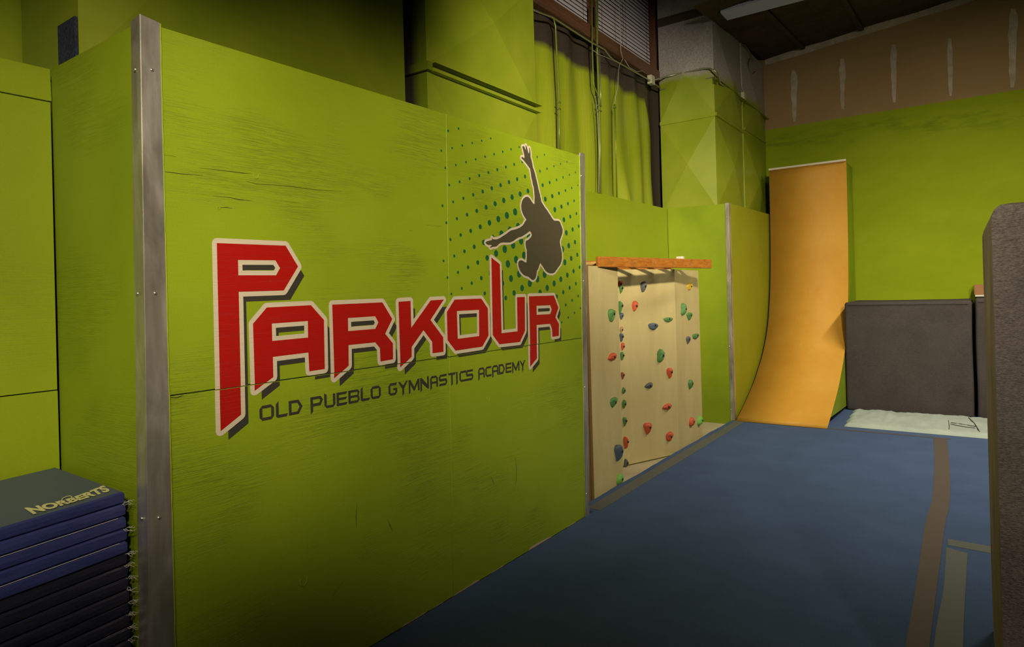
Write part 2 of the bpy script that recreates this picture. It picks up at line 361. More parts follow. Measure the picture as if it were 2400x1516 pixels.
strip('floor_tape', [(-.153, 4.56), (.25, 4.54)], [(-.148, 4.45), (.25, 4.42)], M['tape_g'], 'grey tape piece lying crosswise at the foot of the carpeted block')

# ================================================================== painted partition
DX = -2.15
REC = .0022
part = empty('plywood_partition', (-2.4, 2.5, FL), 'long green plywood partition painted with red PARKOUR lettering and a leaping figure', 'partition')
def sheet(name, yz, x, th, mat, par, lip=.0):
    v, f = prism([(x, y, z) for y, z in yz], (-th, 0, 0)); return mesh(name, v, f, mat, par, bevel=.0012, seg=1)
g = .0012
sheet('plywood_sheet', [(1.05, .905), (2.519 - g, .918), (2.495 - g, -.301), (1.036, -.298)], DX, .018, M['ply'], part)
sheet('plywood_sheet', [(2.519 + g, .918), (3.90, .925), (3.865, -.303), (2.495 + g, -.303)], DX, .018, M['ply'], part)
sheet('plywood_sheet', [(1.036, -.302), (2.492 - g, -.3045), (2.479 - g, FL), (1.03, FL)], DX - REC, .018, M['ply'], part)
sheet('plywood_sheet', [(2.492 + g, -.3065), (3.865, -.3065), (3.85, FL), (2.479 + g, FL)], DX - REC * .6, .018, M['ply'], part)
for y in (1.06, 2.05, 2.49, 3.84): box('stud', (DX - .10, DX - .02, y - .02, y + .02, FL, .88), M['raw'], part)
mesh('end_panel', *prism([(DX - .03, 3.855, BF), (-2.95, 3.855, BF), (-2.95, 3.92, .93), (DX - .03, 3.92, .93)], (0, .018, 0)), M['ply2'], part)
# return panel at the left end
mesh('return_panel', *prism([(-2.155, 1.028, FL - .05), (-2.83, 1.03, FL - .05), (-2.845, 1.04, .904), (-2.155, 1.04, .904)], (0, .018, 0)), M['ply2'], part)
def guard(par, front, side, screws, mat=None):
    """L-shaped steel corner guard: two flange quads with thickness"""
    parts = [prism(front[0], front[1]), prism(side[0], side[1])]
    o = mesh('corner_guard', *join(parts), M['steel'], par, bevel=.0006, seg=1)
    for c, nrm in screws: mesh('screw', *disc(c, nrm, .006, .004), M['screw'], o, smooth=True)
    return o
e = .0035
gf_ = [(DX + e, 1.037, .925), (DX + e, 1.098, .917), (DX + e, 1.090, FL), (DX + e, 1.008, FL)]
gs_ = [(DX + e, 1.035, .925), (-2.207, 1.035, .917), (-2.215, 1.006, FL), (DX + e, 1.008, FL)]
scr = []
for (xa, ya), (xb, yb) in (((356, 164), (316, 163)), ((364, 687), (322, 688)), ((373, 1213), (332, 1215))):
    p = atX(xa, ya, DX + e); scr.append((p, (1, 0, 0)))
    t = (p.z - FL) / (.925 - FL); yb_ = 1.006 + (1.034 - 1.006) * t
    q = atY(xb, yb, yb_ - .003); scr.append((Vector((q.x, yb_ + .0 - .003, q.z)), (0, -1, 0)))
guard(part, (gf_, (-.002, 0, 0)), (gs_, (0, .002, 0)), scr)
gf_ = [(DX + e, 3.889, .945), (DX + e, 3.957, .948), (DX + e, 3.884, FL), (DX + e, 3.826, FL)]
gs_ = [(DX + e, 3.957, .948), (-2.215, 3.957, .948), (-2.215, 3.884, FL), (DX + e, 3.884, FL)]
guard(part, (gf_, (-.002, 0, 0)), (gs_, (0, -.002, 0)), [(atX(x, y, DX + e), (1, 0, 0)) for x, y in ((1362.6, 412), (1368, 658), (1370.8, 907), (1374.5, 1157))])

# ---------- painted artwork (flat print, fractions of a millimetre proud)
CR = dict(c1=(480, 540, 240 / 1399), c2=(480, 790, 240 / 1399), c3=(570, 690, 220 / 1283), c4=(760, 680, 180 / 1137), c5=(910, 680, 160 / 1155), c6=(1030, 580, 300 / 1516), c7=(590, 880, .1375), c8=(900, 820, 350 / 2400), d1=(1120, 520, 220 / 2084), d2=(1190, 325, 150 / 1058))
def pl(c, pts):
    x0, y0, s = CR[c]; out = []
    for x, y in pts:
        p = atX(x0 + s * x, y0 + s * y, DX); out.append((p.y, p.z))
    return out
def paint(name, add, sub, h, mat, par=part, label=None):
    """planar union of polygons 'add' minus 'sub', laid on the partition face and split at the sheet joint"""
    allp = add + sub; V = []; Fc = []
    for p in allp:
        n = len(V); V += [Vector(q) for q in p]; idx = list(range(n, n + len(p)))
        ar = sum(p[i][0] * p[(i + 1) % len(p)][1] - p[(i + 1) % len(p)][0] * p[i][1] for i in range(len(p)))
        Fc.append(idx if ar > 0 else idx[::-1])
    ov, oe, of, a, b, ofa = delaunay_2d_cdt(V, [], Fc, 0, 1e-6, True)
    na = len(add); keep = [f for f, s in zip(of, ofa) if s and any(i < na for i in s) and not any(i >= na for i in s)]
    bm = bmesh.new(); vs = [bm.verts.new((0, v.x, v.y)) for v in ov]
    for f in keep:
        try: bm.faces.new([vs[i] for i in f])
        except ValueError: pass
    for zz in (-.3005, -.3045):
        bmesh.ops.bisect_plane(bm, geom=bm.verts[:] + bm.edges[:] + bm.faces[:], plane_co=(0, 0, zz), plane_no=(0, 0, 1), dist=1e-6)
    dele = [f for f in bm.faces if -.3045 < f.calc_center_median().z < -.3005]
    bmesh.ops.delete(bm, geom=dele, context='FACES')
    bmesh.ops.delete(bm, geom=[v for v in bm.verts if not v.link_faces], context='VERTS')
    bm.verts.index_update()
    def xo(v): return DX + h - ((REC if v.co.y < 2.49 else REC * .6) if v.co.z < -.303 else 0)
    V2 = [(xo(v), v.co.y, v.co.z) for v in bm.verts]; F2 = [tuple(v.index for v in f.verts) for f in bm.faces]
    bm.free()
    if not V2: return None
    o = mesh(name, V2, F2, mat, par, smooth=None)
    for p in o.data.polygons:
        if p.normal.x < 0: p.flip()
    if label: o['label'] = label
    return o
def stroke(poly, w, n=10):
    out = []
    for i in range(len(poly)):
        a = Vector(poly[i]); b = Vector(poly[(i + 1) % len(poly)]); d = b - a
        if d.length < 1e-6: continue
        d.normalize(); q = Vector((-d.y, d.x)) * w
        out.append([tuple(a - q), tuple(b - q), tuple(b + q), tuple(a + q)])
        out.append([(a.x + w * math.cos(2 * math.pi * k / n + .1), a.y + w * math.sin(2 * math.pi * k / n + .1)) for k in range(n)])
    return out
def off(poly, dx, dz): return [(a + dx, b + dz) for a, b in poly]
LET = {
 'P': ([('c1', [(160, 172), (1100, 208), (1270, 493), (1075, 820), (460, 838)]), ('c2', [(497, 1058), (217, 1285)])], [('c1', [(450, 403), (960, 408), (1025, 513), (970, 612), (455, 612)])]),
 'A': ([('c3', [(130, 400), (318, 178), (922, 146), (1100, 348), (1112, 1017), (900, 1050), (887, 793), (402, 853), (408, 1128), (158, 1318)])], [('c3', [(388, 397), (880, 362), (882, 588), (394, 635)])]),
 'R': ([('c4', [(113, 213), (857, 180), (1003, 426), (898, 645), (1012, 787), (1015, 1022), (828, 1055), (820, 858), (752, 772), (355, 812), (358, 1116), (148, 1305)])], [('c4', [(347, 412), (750, 385), (797, 477), (750, 572), (350, 605)])]),
 'K': ([('c5', [(168, 196), (372, 180), (385, 634), (712, 173), (935, 158), (710, 503), (925, 797), (930, 1042), (745, 1066), (738, 872), (592, 676), (392, 960), (392, 1123), (203, 1308)])], []),
 'O': ([('c6', [(175, 617), (492, 604), (570, 722), (578, 1042), (505, 1173), (187, 1221), (93, 1098), (84, 764)])], [('c6', [(203, 752), (464, 738), (467, 1048), (214, 1081)])]),
 'U': ([('c6', [(612, 118), (712, 198), (733, 1014), (922, 992), (915, 588), (1008, 585), (1011, 985), (950, 1118), (707, 1146), (628, 1035)])], []),
 'r': ([('c6', [(1057, 578), (1352, 568), (1405, 712), (1370, 826), (1412, 905), (1411, 1045), (1335, 1057), (1330, 962), (1308, 902), (1148, 917), (1154, 1312), (1073, 1412), (1070, 1100)])], [('c6', [(1146, 690), (1308, 683), (1326, 733), (1308, 788), (1148, 797)])]),
}
k = 0
for key, (outer, holes) in LET.items():
    P = sum((pl(c, q) for c, q in outer), []); Hs = [pl(c, q) for c, q in holes]; nm = key.upper()
    if key == 'O': P = P
    paint('painted_drop_shadow', [off(P, .029, -.036)] , [off(h_, .029, -.036) for h_ in Hs], .0007 + k * .00003, M['grey'])
    wh = .0175
    # white outline: the letter widened all round; its counter narrowed to what the stroke leaves
    addp = [P] + stroke(P, wh)
    inner = []
    for h_ in Hs:
        addp += stroke(h_, wh, 4 if False else 10)
    # region of counter left open = hole minus strokes: triangulate manually through 'sub' of shrunken hole
    for h_ in Hs:
        c_ = (sum(a for a, b in h_) / len(h_), sum(b for a, b in h_) / len(h_))
        n_ = len(h_); ar = sum(h_[i][0] * h_[(i + 1) % n_][1] - h_[(i + 1) % n_][0] * h_[i][1] for i in range(n_)); sg = 1 if ar > 0 else -1
        sh = []
        for i in range(n_):
            a = Vector(h_[i - 1]); b = Vector(h_[i]); c2 = Vector(h_[(i + 1) % n_])
            d1 = (b - a).normalized(); d2 = (c2 - b).normalized(); n1 = Vector((-d1.y, d1.x)) * sg; n2 = Vector((-d2.y, d2.x)) * sg
            mt = (n1 + n2); mt = mt / mt.dot(n1) ; sh.append(tuple(b + mt * wh * .98))
        inner.append(sh)
    paint('painted_outline', addp, inner, .0012 + k * .00005, M['white'])
    lab = 'red painted capital letter %s with a cream outline' % nm
    paint('painted_letter', [P], Hs, .0017 + k * .00005, M['red'], label=('small ' + lab if key == 'r' else lab))
    k += 1
# smaller line of dark lettering
CAPT, CAPB = -.385, -.4405
def glyph(ch, x0, x1, zt=0.0, zb=0.0):
    s = .0125; W = x1 - x0; T = CAPT + zt; B = CAPB + zb; Hh = T - B; c = min(.012, W * .22); m_ = (T + B) / 2; t2 = .011
    R = lambda a, b, c_, d: [(x0 + a, b), (x0 + c_, b), (x0 + c_, d), (x0 + a, d)]
    A = []; 
    ring = lambda lx, rx, ty, by: [(lx + c, ty), (rx - c, ty), (rx, ty - c), (rx, by + c), (rx - c, by), (lx + c, by), (lx, by + c), (lx, ty - c)]
    if ch == 'O': return [ring(x0, x1, T, B)], [R(s, B + t2, W - s, T - t2)]
    if ch == 'D': return [[(x0, T), (x1 - 1.5 * c, T), (x1, m_), (x1 - 1.5 * c, B), (x0, B)]], [[(x0 + s, T - t2), (x1 - 2 * c, T - t2), (x1 - s - .001, m_), (x1 - 2 * c, B + t2), (x0 + s, B + t2)]]
    if ch == 'L': return [[(x0, T - .004), (x0 + s, T + .008), (x0 + s, B + t2), (x1, B + t2), (x1 - .006, B), (x0 + .008, B), (x0, B + .006)]], []
    if ch == 'P': return [[(x0, T), (x1 - c, T), (x1, T - .016), (x1 - c, B + .018), (x0 + s, B + .018), (x0 + s, B - .002), (x0, B - .012)]], [[(x0 + s, T - t2), (x1 - c - s * .6, T - t2), (x1 - s - .001, T - .016), (x1 - c - s * .6, B + .029), (x0 + s, B + .029)]]
    if ch == 'U': return [[(x0, T + .006), (x0 + s, T), (x0 + s, B + t2), (x1 - s, B + t2), (x1 - s, T), (x1, T), (x1, B + c), (x1 - c, B), (x0 + c, B), (x0, B + c)]], []
    if ch == 'E': return [[(x0, T), (x1, T), (x1 - .006, T - t2), (x0 + s, T - t2), (x0 + s, m_ + .005), (x1 - .002, m_ + .005), (x1 - .008, m_ - .005), (x0 + s, m_ - .005), (x0 + s, B + t2), (x1, B + t2), (x1 - .006, B), (x0, B)]], []
    if ch == 'B': return [[(x0, T), (x1 - c, T), (x1, T - .010), (x1 - .006, m_), (x1, B + .012), (x1 - c, B), (x0, B)]], [R(s, m_ + .005, W - s, T - t2 * .9), R(s, B + t2 * .9, W - s, m_ - .005)]
    if ch == 'G': return [[(x0 + c, T), (x1, T), (x1 - .005, T - t2), (x0 + s, T - t2), (x0 + s, B + t2), (x1 - s, B + t2), (x1 - s, m_ - .006), (x1 - s * 1.8, m_ - .006), (x1 - s * 2.2, m_ + .004), (x1, m_ + .004), (x1, B + c), (x1 - c, B), (x0 + c, B), (x0, B + c), (x0, T - c)]], []
    if ch == 'Y': cx_ = (x0 + x1) / 2; return [[(x0, T), (x0 + s, T), (cx_, m_ + .008), (x1 - s, T), (x1, T), (cx_ + s / 2, m_ - .006), (cx_ + s / 2, B - .002), (cx_ - s / 2, B - .011), (cx_ - s / 2, m_ - .006)]], []
    if ch == 'M': cx_ = (x0 + x1) / 2; return [[(x0, T), (x0 + s, T), (cx_, B + .020), (x1 - s, T), (x1, T), (x1, B), (x1 - s, B), (x1 - s, T - .022), (cx_ + .003, B + .002), (cx_ - .003, B + .002), (x0 + s * .9, T - .022), (x0 + s * .9, B - .003), (x0, B - .011)]], []
    if ch == 'N': return [[(x0, T), (x0 + s, T), (x1 - s, B + .022), (x1 - s, T + .002), (x1, T + .004), (x1, B), (x1 - s * .8, B), (x0 + s, T - .026), (x0 + s, B - .003), (x0, B - .011)]], []
    if ch == 'A': return [[(x0 + c, T), (x1 - c, T), (x1, T - c), (x1, B), (x1 - s, B), (x1 - s, B + .018), (x0 + s, B + .018), (x0 + s, B - .002), (x0, B - .012), (x0, T - c)]], [R(s, B + .028, W - s, T - t2)]
    if ch == 'S': return [[(x0 + c, T), (x1, T), (x1 - .005, T - t2), (x0 + s, T - t2), (x0 + s, m_ + .006), (x1 - c * .6, m_ + .006), (x1, m_ - .004), (x1, B + c), (x1 - c, B), (x0, B), (x0 + .005, B + t2), (x1 - s, B + t2), (x1 - s, m_ - .006), (x0 + c * .6, m_ - .006), (x0, m_ + .004), (x0, T - c)]], []
    if ch == 'T': cx_ = (x0 + x1) / 2; return [[(x0, T), (x1, T), (x1 - .004, T - t2), (cx_ + s / 2, T - t2), (cx_ + s / 2, B - .002), (cx_ - s / 2, B - .010), (cx_ - s / 2, T - t2), (x0 + .008, T - t2)]], []
    if ch == 'I': return [[(x0, T), (x0 + s, T), (x0 + s, B - .002), (x0, B - .011)]], []
    if ch == 'C': return [[(x0 + c, T), (x1, T), (x1 - .005, T - t2), (x0 + s, T - t2), (x0 + s, B + t2), (x1, B + t2), (x1 - .005, B), (x0 + c, B), (x0, B + c), (x0, T - c)]], []
row7 = [('O', 135, 385), ('L', 415, 620), ('D', 635, 870), ('P', 1005, 1220), ('U', 1240, 1430), ('E', 1450, 1635), ('B', 1650, 1845), ('L', 1860, 2020), ('O', 2030, 2205)]
row8 = [('G', 75, 215), ('Y', 230, 390), ('M', 400, 575), ('N', 585, 725), ('A', 745, 870), ('S', 885, 1018), ('T', 1030, 1155), ('I', 1160, 1200), ('C', 1212, 1330), ('S', 1318, 1435), ('A', 1515, 1620), ('C', 1630, 1732), ('A', 1738, 1840), ('D', 1845, 1945), ('E', 1955, 2055), ('M', 2060, 2178), ('Y', 2183, 2275)]
for c, row, fy_ in (('c7', row7, lambda x: 640 - .1925 * (x - 250)), ('c8', row8, lambda x: 625 - .187 * (x - 140))):
    for ch, a, b in row:
        (ya, _), (yb, _) = pl(c, [(a, fy_(a)), (b, fy_(b))])
        A_, S_ = glyph(ch, ya, yb); paint('painted_small_letter', A_, S_, .0009, M['grey'])
# leaping figure
fig = pl('d2', [(437, 1080), (440, 960), (430, 850), (425, 800), (410, 760), (400, 700), (385, 640), (375, 560), (365, 500), (345, 470), (320, 435), (290, 400), (262, 360), (235, 335), (218, 315), (225, 303), (245, 305), (262, 320), (274, 318), (268, 270), (255, 210), (240, 150), (235, 128), (262, 125), (270, 133), (278, 160), (296, 188), (290, 110), (298, 108), (318, 160), (335, 230), (347, 248), (352, 200), (348, 152), (358, 152), (372, 230), (372, 300), (385, 340), (400, 400), (410, 470), (430, 520), (450, 590), (470, 680), (490, 760), (508, 850), (530, 930), (545, 1000), (553, 1045), (600, 1120), (650, 1190), (700, 1265), (740, 1330), (765, 1355), (840, 1358), (860, 1380), (885, 1440), (905, 1500)])
fig += pl('d1', [(1878, 200), (1872, 255), (1850, 320), (1820, 400), (1815, 450), (1825, 520), (1845, 600), (1860, 700), (1865, 800), (1850, 880), (1825, 950), (1780, 1010), (1745, 1060), (1700, 1120), (1660, 1143), (1600, 1145), (1545, 1125), (1500, 1090), (1460, 1030), (1420, 970), (1380, 912), (1360, 960), (1335, 1040), (1305, 1090), (1295, 1160), (1285, 1220), (1265, 1265), (1230, 1292), (1195, 1285), (1155, 1255), (1110, 1215), (1040, 1195), (990, 1160), (940, 1100), (905, 1020), (890, 950), (890, 900), (910, 865), (950, 850), (990, 860), (1030, 890), (1065, 905), (1075, 880), (1080, 760), (1078, 620), (1060, 560), (1050, 480), (1060, 420), (1110, 400), (1140, 370), (1180, 330), (1192, 290), (1175, 240), (1148, 205), (1060, 270), (980, 320), (900, 345), (840, 380), (780, 425), (710, 455), (640, 460), (560, 455), (500, 465), (455, 495), (415, 540), (370, 550), (320, 555), (270, 575), (258, 565), (300, 525), (295, 512), (220, 512), (185, 490), (162, 462), (185, 432), (240, 420), (300, 405), (312, 395), (303, 350), (330, 385), (400, 390), (470, 365), (540, 320), (620, 270), (690, 215), (740, 185), (830, 165), (920, 130), (990, 80), (1028, 20)])
fig += pl('d2', [(275, 1380), (303, 1336), (270, 1290), (240, 1230), (222, 1170), (218, 1100), (230, 1040), (255, 990), (290, 963), (330, 960), (360, 985), (390, 1035), (415, 1072)])
paint('painted_outline', [fig] + stroke(fig, .0125, 8), [], .0016, M['white'])
paint('painted_figure', [fig], [], .0021, M['grey2'], label='dark leaping human silhouette, one arm raised and one stretched forward')
# halftone dots on a turned square lattice
o0 = Vector((2.4731, .4512)); va = Vector((.08305, .02712)); vb = Vector((.0266, -.0826)); dots = []
for i in range(-2, 22):
    for j in range(-6, 14):
        p = o0 + va * i + vb * j
        if not (2.46 < p.x < 3.86 and -.20 < p.y < .88): continue
        d = math.hypot(p.x - 3.30, (p.y - .28) * 1.5); r = .93 * min(.0235, .0447 - .076 * d + .038 * d * d)
        if p.x < 2.75 and p.y < -.05: continue
        r = max(r, .0048)
        if p.x < 2.47 + .1 and r < .0047: continue
        if p.y < -.02 and p.x < 3.05: continue
        dots.append((p, r))
DV = []; DF = []
for p, r in dots:
    n = 14; b = len(DV); DV += [(DX + .0004, p.x + r * math.cos(2 * math.pi * q / n), p.y + r * math.sin(2 * math.pi * q / n)) for q in range(n)]; DF.append(tuple(range(b, b + n)))
# wear on the lettered sheets: splits in the veneer, knocks, paint bead along the steel strip
M['crack'] = new_mat('dark_green_split', (.035, .05, .004), .8)
def crack(pix, wd=.0022):
    P = [atX(x, y, DX) for x, y in pix]; up_ = []; dn_ = []
    for i, p in enumerate(P):
        t = wd * (.2 if i in (0, len(P) - 1) else random.uniform(.5, 1.1)) / 2; up_.append((p.y, p.z + t)); dn_.append((p.y, p.z - t))
    paint('veneer_split', [up_ + dn_[::-1]], [], .0005, M['crack'])
for pc in ([(374, 401), (400, 404), (430, 408), (475, 411)], [(465, 393), (500, 397), (540, 402), (570, 406), (590, 406)], [(612, 405), (640, 410)], [(575, 424), (600, 431), (640, 433), (690, 438), (740, 445), (800, 448)], [(500, 459), (540, 463), (560, 468), (590, 470)], [(1000, 527), (1035, 531)], [(510, 487), (530, 486), (545, 488)], [(374, 278), (388, 282)], [(374, 361), (412, 367), (430, 328)][:2],
           [(385, 934), (400, 931), (415, 932), (440, 922), (465, 917), (500, 915)], [(958, 540), (968, 541)], [(640, 750), (652, 751)]): crack(pc, .004 if pc[0][0] in (374, 385) else .0028)
M['scuff'] = new_mat('grey_scuff', (.09, .12, .03), .7); M['scratch'] = new_mat('pale_scratch', (.45, .42, .16), .6); M['bare'] = new_mat('bare_chipped_wood', (.50, .40, .27), .8)
def mark(pix, wd, mat, name):
    P = [atX(x, y, DX) for x, y in pix]; a_ = []; b_ = []
    for i, p in enumerate(P):
        t = wd * (.15 if i in (0, len(P) - 1) else 1) / 2; a_.append((p.y + t, p.z + t * .3)); b_.append((p.y - t, p.z - t * .3))
    paint(name, [a_ + b_[::-1]], [], .0004, M[mat])
for pc in ([(1208, 1070), (1211, 1100), (1210, 1125), (1208, 1140)], [(908, 1215), (915, 1232), (921, 1245)], [(815, 1352), (800, 1370), (785, 1390), (778, 1402)], [(1167, 1085), (1165, 1110)], [(838, 1175), (835, 1210), (836, 1240)], [(1150, 1115), (1156, 1128), (1160, 1140)], [(1262, 1125), (1264, 1150)]): mark(pc, .005, 'scuff', 'scuff')
mark([(778, 1192), (800, 1182), (825, 1166), (850, 1148)], .004, 'scratch', 'scratch')
for xa, xb, hh in ((1238, 1295, .016), (1330, 1350, .007), (1060, 1125, .014), (1150, 1182, .007), (940, 1000, .010), (1015, 1040, .005)):
    A_ = []; n_ = 9
    for q in range(n_):
        x_ = xa + (xb - xa) * q / (n_ - 1); p = atZ(x_, 1208 - .60 * (x_ - 1372), FL); p = p * (DX / p.x); A_.append((p.y, FL + .0005))
    B_ = [(a_[0], FL + .001 + hh * (0 if i_ in (0, n_ - 1) else random.uniform(.35, 1))) for i_, a_ in enumerate(A_)]
    paint('bare_chip', [A_ + B_[::-1]], [], .0006, M['bare'])
for cx_, cy_, rr_ in ((600, 411, .012), (512, 487, .006), (739, 292, .004), (1145, 934, .015), (1151, 1150, .012), (712, 1361, .020), (486, 310, .004), (907, 877, .005), (1213, 935, .003), (1280, 822, .005), (1208, 836, .005), (770, 1066, .004), (946, 1068, .003)):
    c = atX(cx_, cy_, DX); c.x = DX - (REC if c.z < -.3 else 0)
    P = [c + Vector((.0006, math.cos(t_) * rr_ * .8, math.sin(t_) * rr_)) for t_ in [math.radians(150 + 240 * q / 12) for q in range(13)]]
    mesh('dent', *tube(P, max(.0010, rr_ * .11), 6), M['ply3'], part, smooth=True)
bd = []
for (ya, za), (yb, zb_) in (((1.100, .915), (1.092, FL)), ((3.887, .92), (3.823, FL))):
    for q in range(90):
        t = q / 89; bd.append(Vector((DX + .001, ya + (yb - ya) * t + .0035 * mnoise.noise(Vector((q * .9, ya, 0))), za + (zb_ - za) * t)))
for i_ in (0, 90):
    mesh('paint_bead', *tube(bd[i_:i_ + 90], .0032, 6), M['ply3'], part, smooth=True)
o = mesh('painted_dots', DV, DF, M['dotg'], part, smooth=None); o['kind'] = 'stuff'; o['label'] = 'field of teal halftone dots fading out from the figure'

# ================================================================== other partitions
rec = empty('plywood_partition', (-2.9, -.3, BF), 'green plywood panel wall behind the stacked blue mats, at the left edge', 'partition')
mesh('plywood_sheet', *prism([(-2.83, 1.027, BF), (-2.83, -1.6, BF), (-2.83, -1.6, -.315), (-2.83, 1.027, -.315)], (-.018, 0, 0)), M['ply3'], rec, bevel=.001, seg=1)
mesh('plywood_sheet', *prism([(-2.833, 1.027, -.311), (-2.833, -1.6, -.311), (-2.845, -1.6, .776), (-2.842, 1.034, .776)], (-.018, 0, 0)), M['ply3'], rec, bevel=.001, seg=1)
mesh('plywood_sheet', *prism([(-2.840, 1.037, .780), (-2.840, -1.6, .780), (-2.846, -1.6, .904), (-2.846, 1.037, .904)], (-.018, 0, 0)), M['ply3'], rec, bevel=.001, seg=1)
alc = empty('plywood_partition', (-3.0, 5.7, BF), 'plain green plywood partition behind the climbing wall, under the painted insulation', 'partition')
mesh('plywood_sheet', *prism([(-2.97, 3.96, BF), (-2.97, 7.49, BF), (-2.97, 7.49, .974), (-2.97, 3.96, .955)], (-.018, 0, 0)), M['ply3'], alc)
farp = empty('plywood_partition', (-2.6, 8.2, BF), 'green plywood corner partition with a steel corner strip, beside the curved ramp', 'partition')
mesh('return_panel', *prism([(-2.242, 7.5, BF), (-2.97, 7.5, BF), (-2.97, 7.5, .975), (-2.242, 7.5, .965)], (0, .018, 0)), M['ply2'], farp)
M['ply4'] = ply_green('amber_lit_green_plywood', (.25, .27, .008), (.28, .30, .012), strength=.3)  # amber bounce from the ramp put into the green
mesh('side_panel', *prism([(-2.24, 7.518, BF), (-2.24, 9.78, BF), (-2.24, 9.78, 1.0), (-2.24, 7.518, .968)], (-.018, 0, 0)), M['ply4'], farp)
gf_ = [(-2.236, 7.496, .972), (-2.236, 7.55, .972), (-2.236, 7.55, FL), (-2.236, 7.496, FL)]
gs_ = [(-2.236, 7.496, .972), (-2.285, 7.496, .972), (-2.285, 7.496, FL), (-2.236, 7.496, FL)]
guard(farp, (gf_, (-.002, 0, 0)), (gs_, (0, .002, 0)), [(atY(x, y, 7.495), (0, -1, 0)) for x, y in ((1703, 507.5), (1706, 659), (1709.5, 811), (1713, 959.5))])

# ================================================================== ducts
def cross_face(P, out, centre, lift):
    """face quad P broken by two diagonals to a raised centre point; returns verts, faces"""
    c = Vector(centre) + Vector(out) * lift
    return [Vector(p) for p in P] + [c], [(0, 1, 4), (1, 2, 4), (2, 3, 4), (3, 0, 4)]
def duct_thing(label, base): return empty('air_duct', base, label, 'duct')
XD = -2.65
dA = duct_thing('wide green painted sheet-metal duct rising behind the left part of the lettered partition', (-2.9, 1.9, .0))
def duct_front(par, y0, y1, z0, z1, xf, xb, cy, czc, lift, mat, name='duct_section', side_mat=None):
    P = [(xf, y0, z0), (xf, y1, z0), (xf, y1, z1), (xf, y0, z1)]
    v, f = cross_face(P, (1, 0, 0), (xf, cy, czc), lift)
    mesh(name, v, f, mat, par, smooth=None)
    V, Fc = boxg(xb, xf - .0005, y0, y1, z0, z1); mesh('duct_casing', V, Fc, side_mat or mat, par)
duct_front(dA, 1.06, 2.75, .88, 2.85, XD, -3.18, 1.78, 1.83, .07, M['duct_g'])
dB = duct_thing('green painted duct with a flanged joint, between the wide duct and the window', (-2.9, 3.5, .0))
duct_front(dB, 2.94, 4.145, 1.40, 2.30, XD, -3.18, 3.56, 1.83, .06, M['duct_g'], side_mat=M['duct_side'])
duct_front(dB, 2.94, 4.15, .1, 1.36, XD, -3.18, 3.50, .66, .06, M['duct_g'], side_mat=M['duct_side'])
duct_front(dA, 1.06, 2.75, -.6, .87, XD, -3.18, 1.9, .2, .05, M['duct_g'])
duct_front(dA, 1.06, 2.75, 2.88, 4.28, XD, -3.18, 1.9, 3.6, .05, M['duct_g'])
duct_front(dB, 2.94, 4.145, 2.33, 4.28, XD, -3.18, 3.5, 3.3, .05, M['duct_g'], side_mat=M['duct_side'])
def flange(par, x, y0, y1, z0, z1, out=.05, back=-3.18):
    parts = [boxg(x, x + out, y0, y1, z1 - .006, z1), boxg(x, x + out * .8, y0, y1, z0, z0 + .02), boxg(x - .03, x - .024, y0, y1, z0 + .006, z1 - .006)]
    mesh('joint_flange', *join(parts), M['duct_g'], par)
flange(dB, XD, 2.96, 4.155, 1.353, 1.408)
box('side_flange', (-3.15, XD + .03, 2.915, 2.96, 1.355, 1.406), M['duct_side'], dB)
XC = -2.38; YC = 7.53
dC = duct_thing('near section of the corner duct, green below and bare grey metal above', (-2.7, 8.1, .0))
dC2 = duct_thing('rear section of the corner duct next to the far wall, green below and bare above', (-2.7, 9.2, .0))
def c_section(z0, z1, cf, cs, cs2):
    if cf:
        P = [(-3.04, YC, z0), (XC, YC, z0), (XC, YC, z1), (-3.04, YC, z1)]; v, f = cross_face(P, (0, -1, 0), (cf[0], YC, cf[1]), .06); mesh('duct_front', v, f, M['duct_c'], dC, smooth=None)
    P = [(XC, YC, z0), (XC, 8.64, z0), (XC, 8.64, z1), (XC, YC, z1)]; v, f = cross_face(P, (1, 0, 0), (XC, cs[0], cs[1]), .06); mesh('duct_side', v, f, M['duct_c'], dC, smooth=None)
    P = [(XC, 8.66, z0), (XC, 9.79, z0), (XC, 9.79, z1), (XC, 8.66, z1)]; v, f = cross_face(P, (1, 0, 0), (XC, cs2[0], cs2[1]), .06); mesh('duct_side', v, f, M['duct_c'], dC2, smooth=None)
c_section(.93, 1.99, (-2.70, 1.47), (8.05, 1.47), (9.2, 1.40))
c_section(2.02, 3.17, (-2.72, 2.55), (8.08, 2.45), (9.2, 2.45))
P = [(-3.04, YC, 3.27), (XC, YC, 3.27), (XC, YC, 4.28), (-3.04, YC, 4.28)]; v, f = cross_face(P, (0, -1, 0), (-2.7, YC, 3.8), .03); mesh('duct_front', v, f, M['duct_c'], dC, smooth=None)
mesh('duct_casing', *boxg(-3.04, XC - .001, YC + .001, 8.64, .6, 4.28), M['duct_c'], dC)
mesh('duct_casing', *boxg(-3.04, XC - .001, 8.66, 9.79, .6, 3.15), M['duct_c'], dC2)
box('joint_flange', (-3.04, XC + .01, YC - .018, YC, 1.985, 2.025), M['duct_g'], dC)
box('joint_band', (-3.04, XC + .004, YC - .012, YC, 3.17, 3.27), M['bframe'], dC)
mesh('joint_flange', *join([boxg(XC, XC + .022, YC, 8.63, 1.99, 2.03)]), M['duct_g'], dC)
box('joint_flange', (XC, XC + .02, 8.70, 9.74, 2.05, 2.08), M['duct_g'], dC2)
mesh('vertical_seam', *boxg(XC, XC + .015, 8.63, 8.66, .6, 3.2), M['duct_c'], dC2)
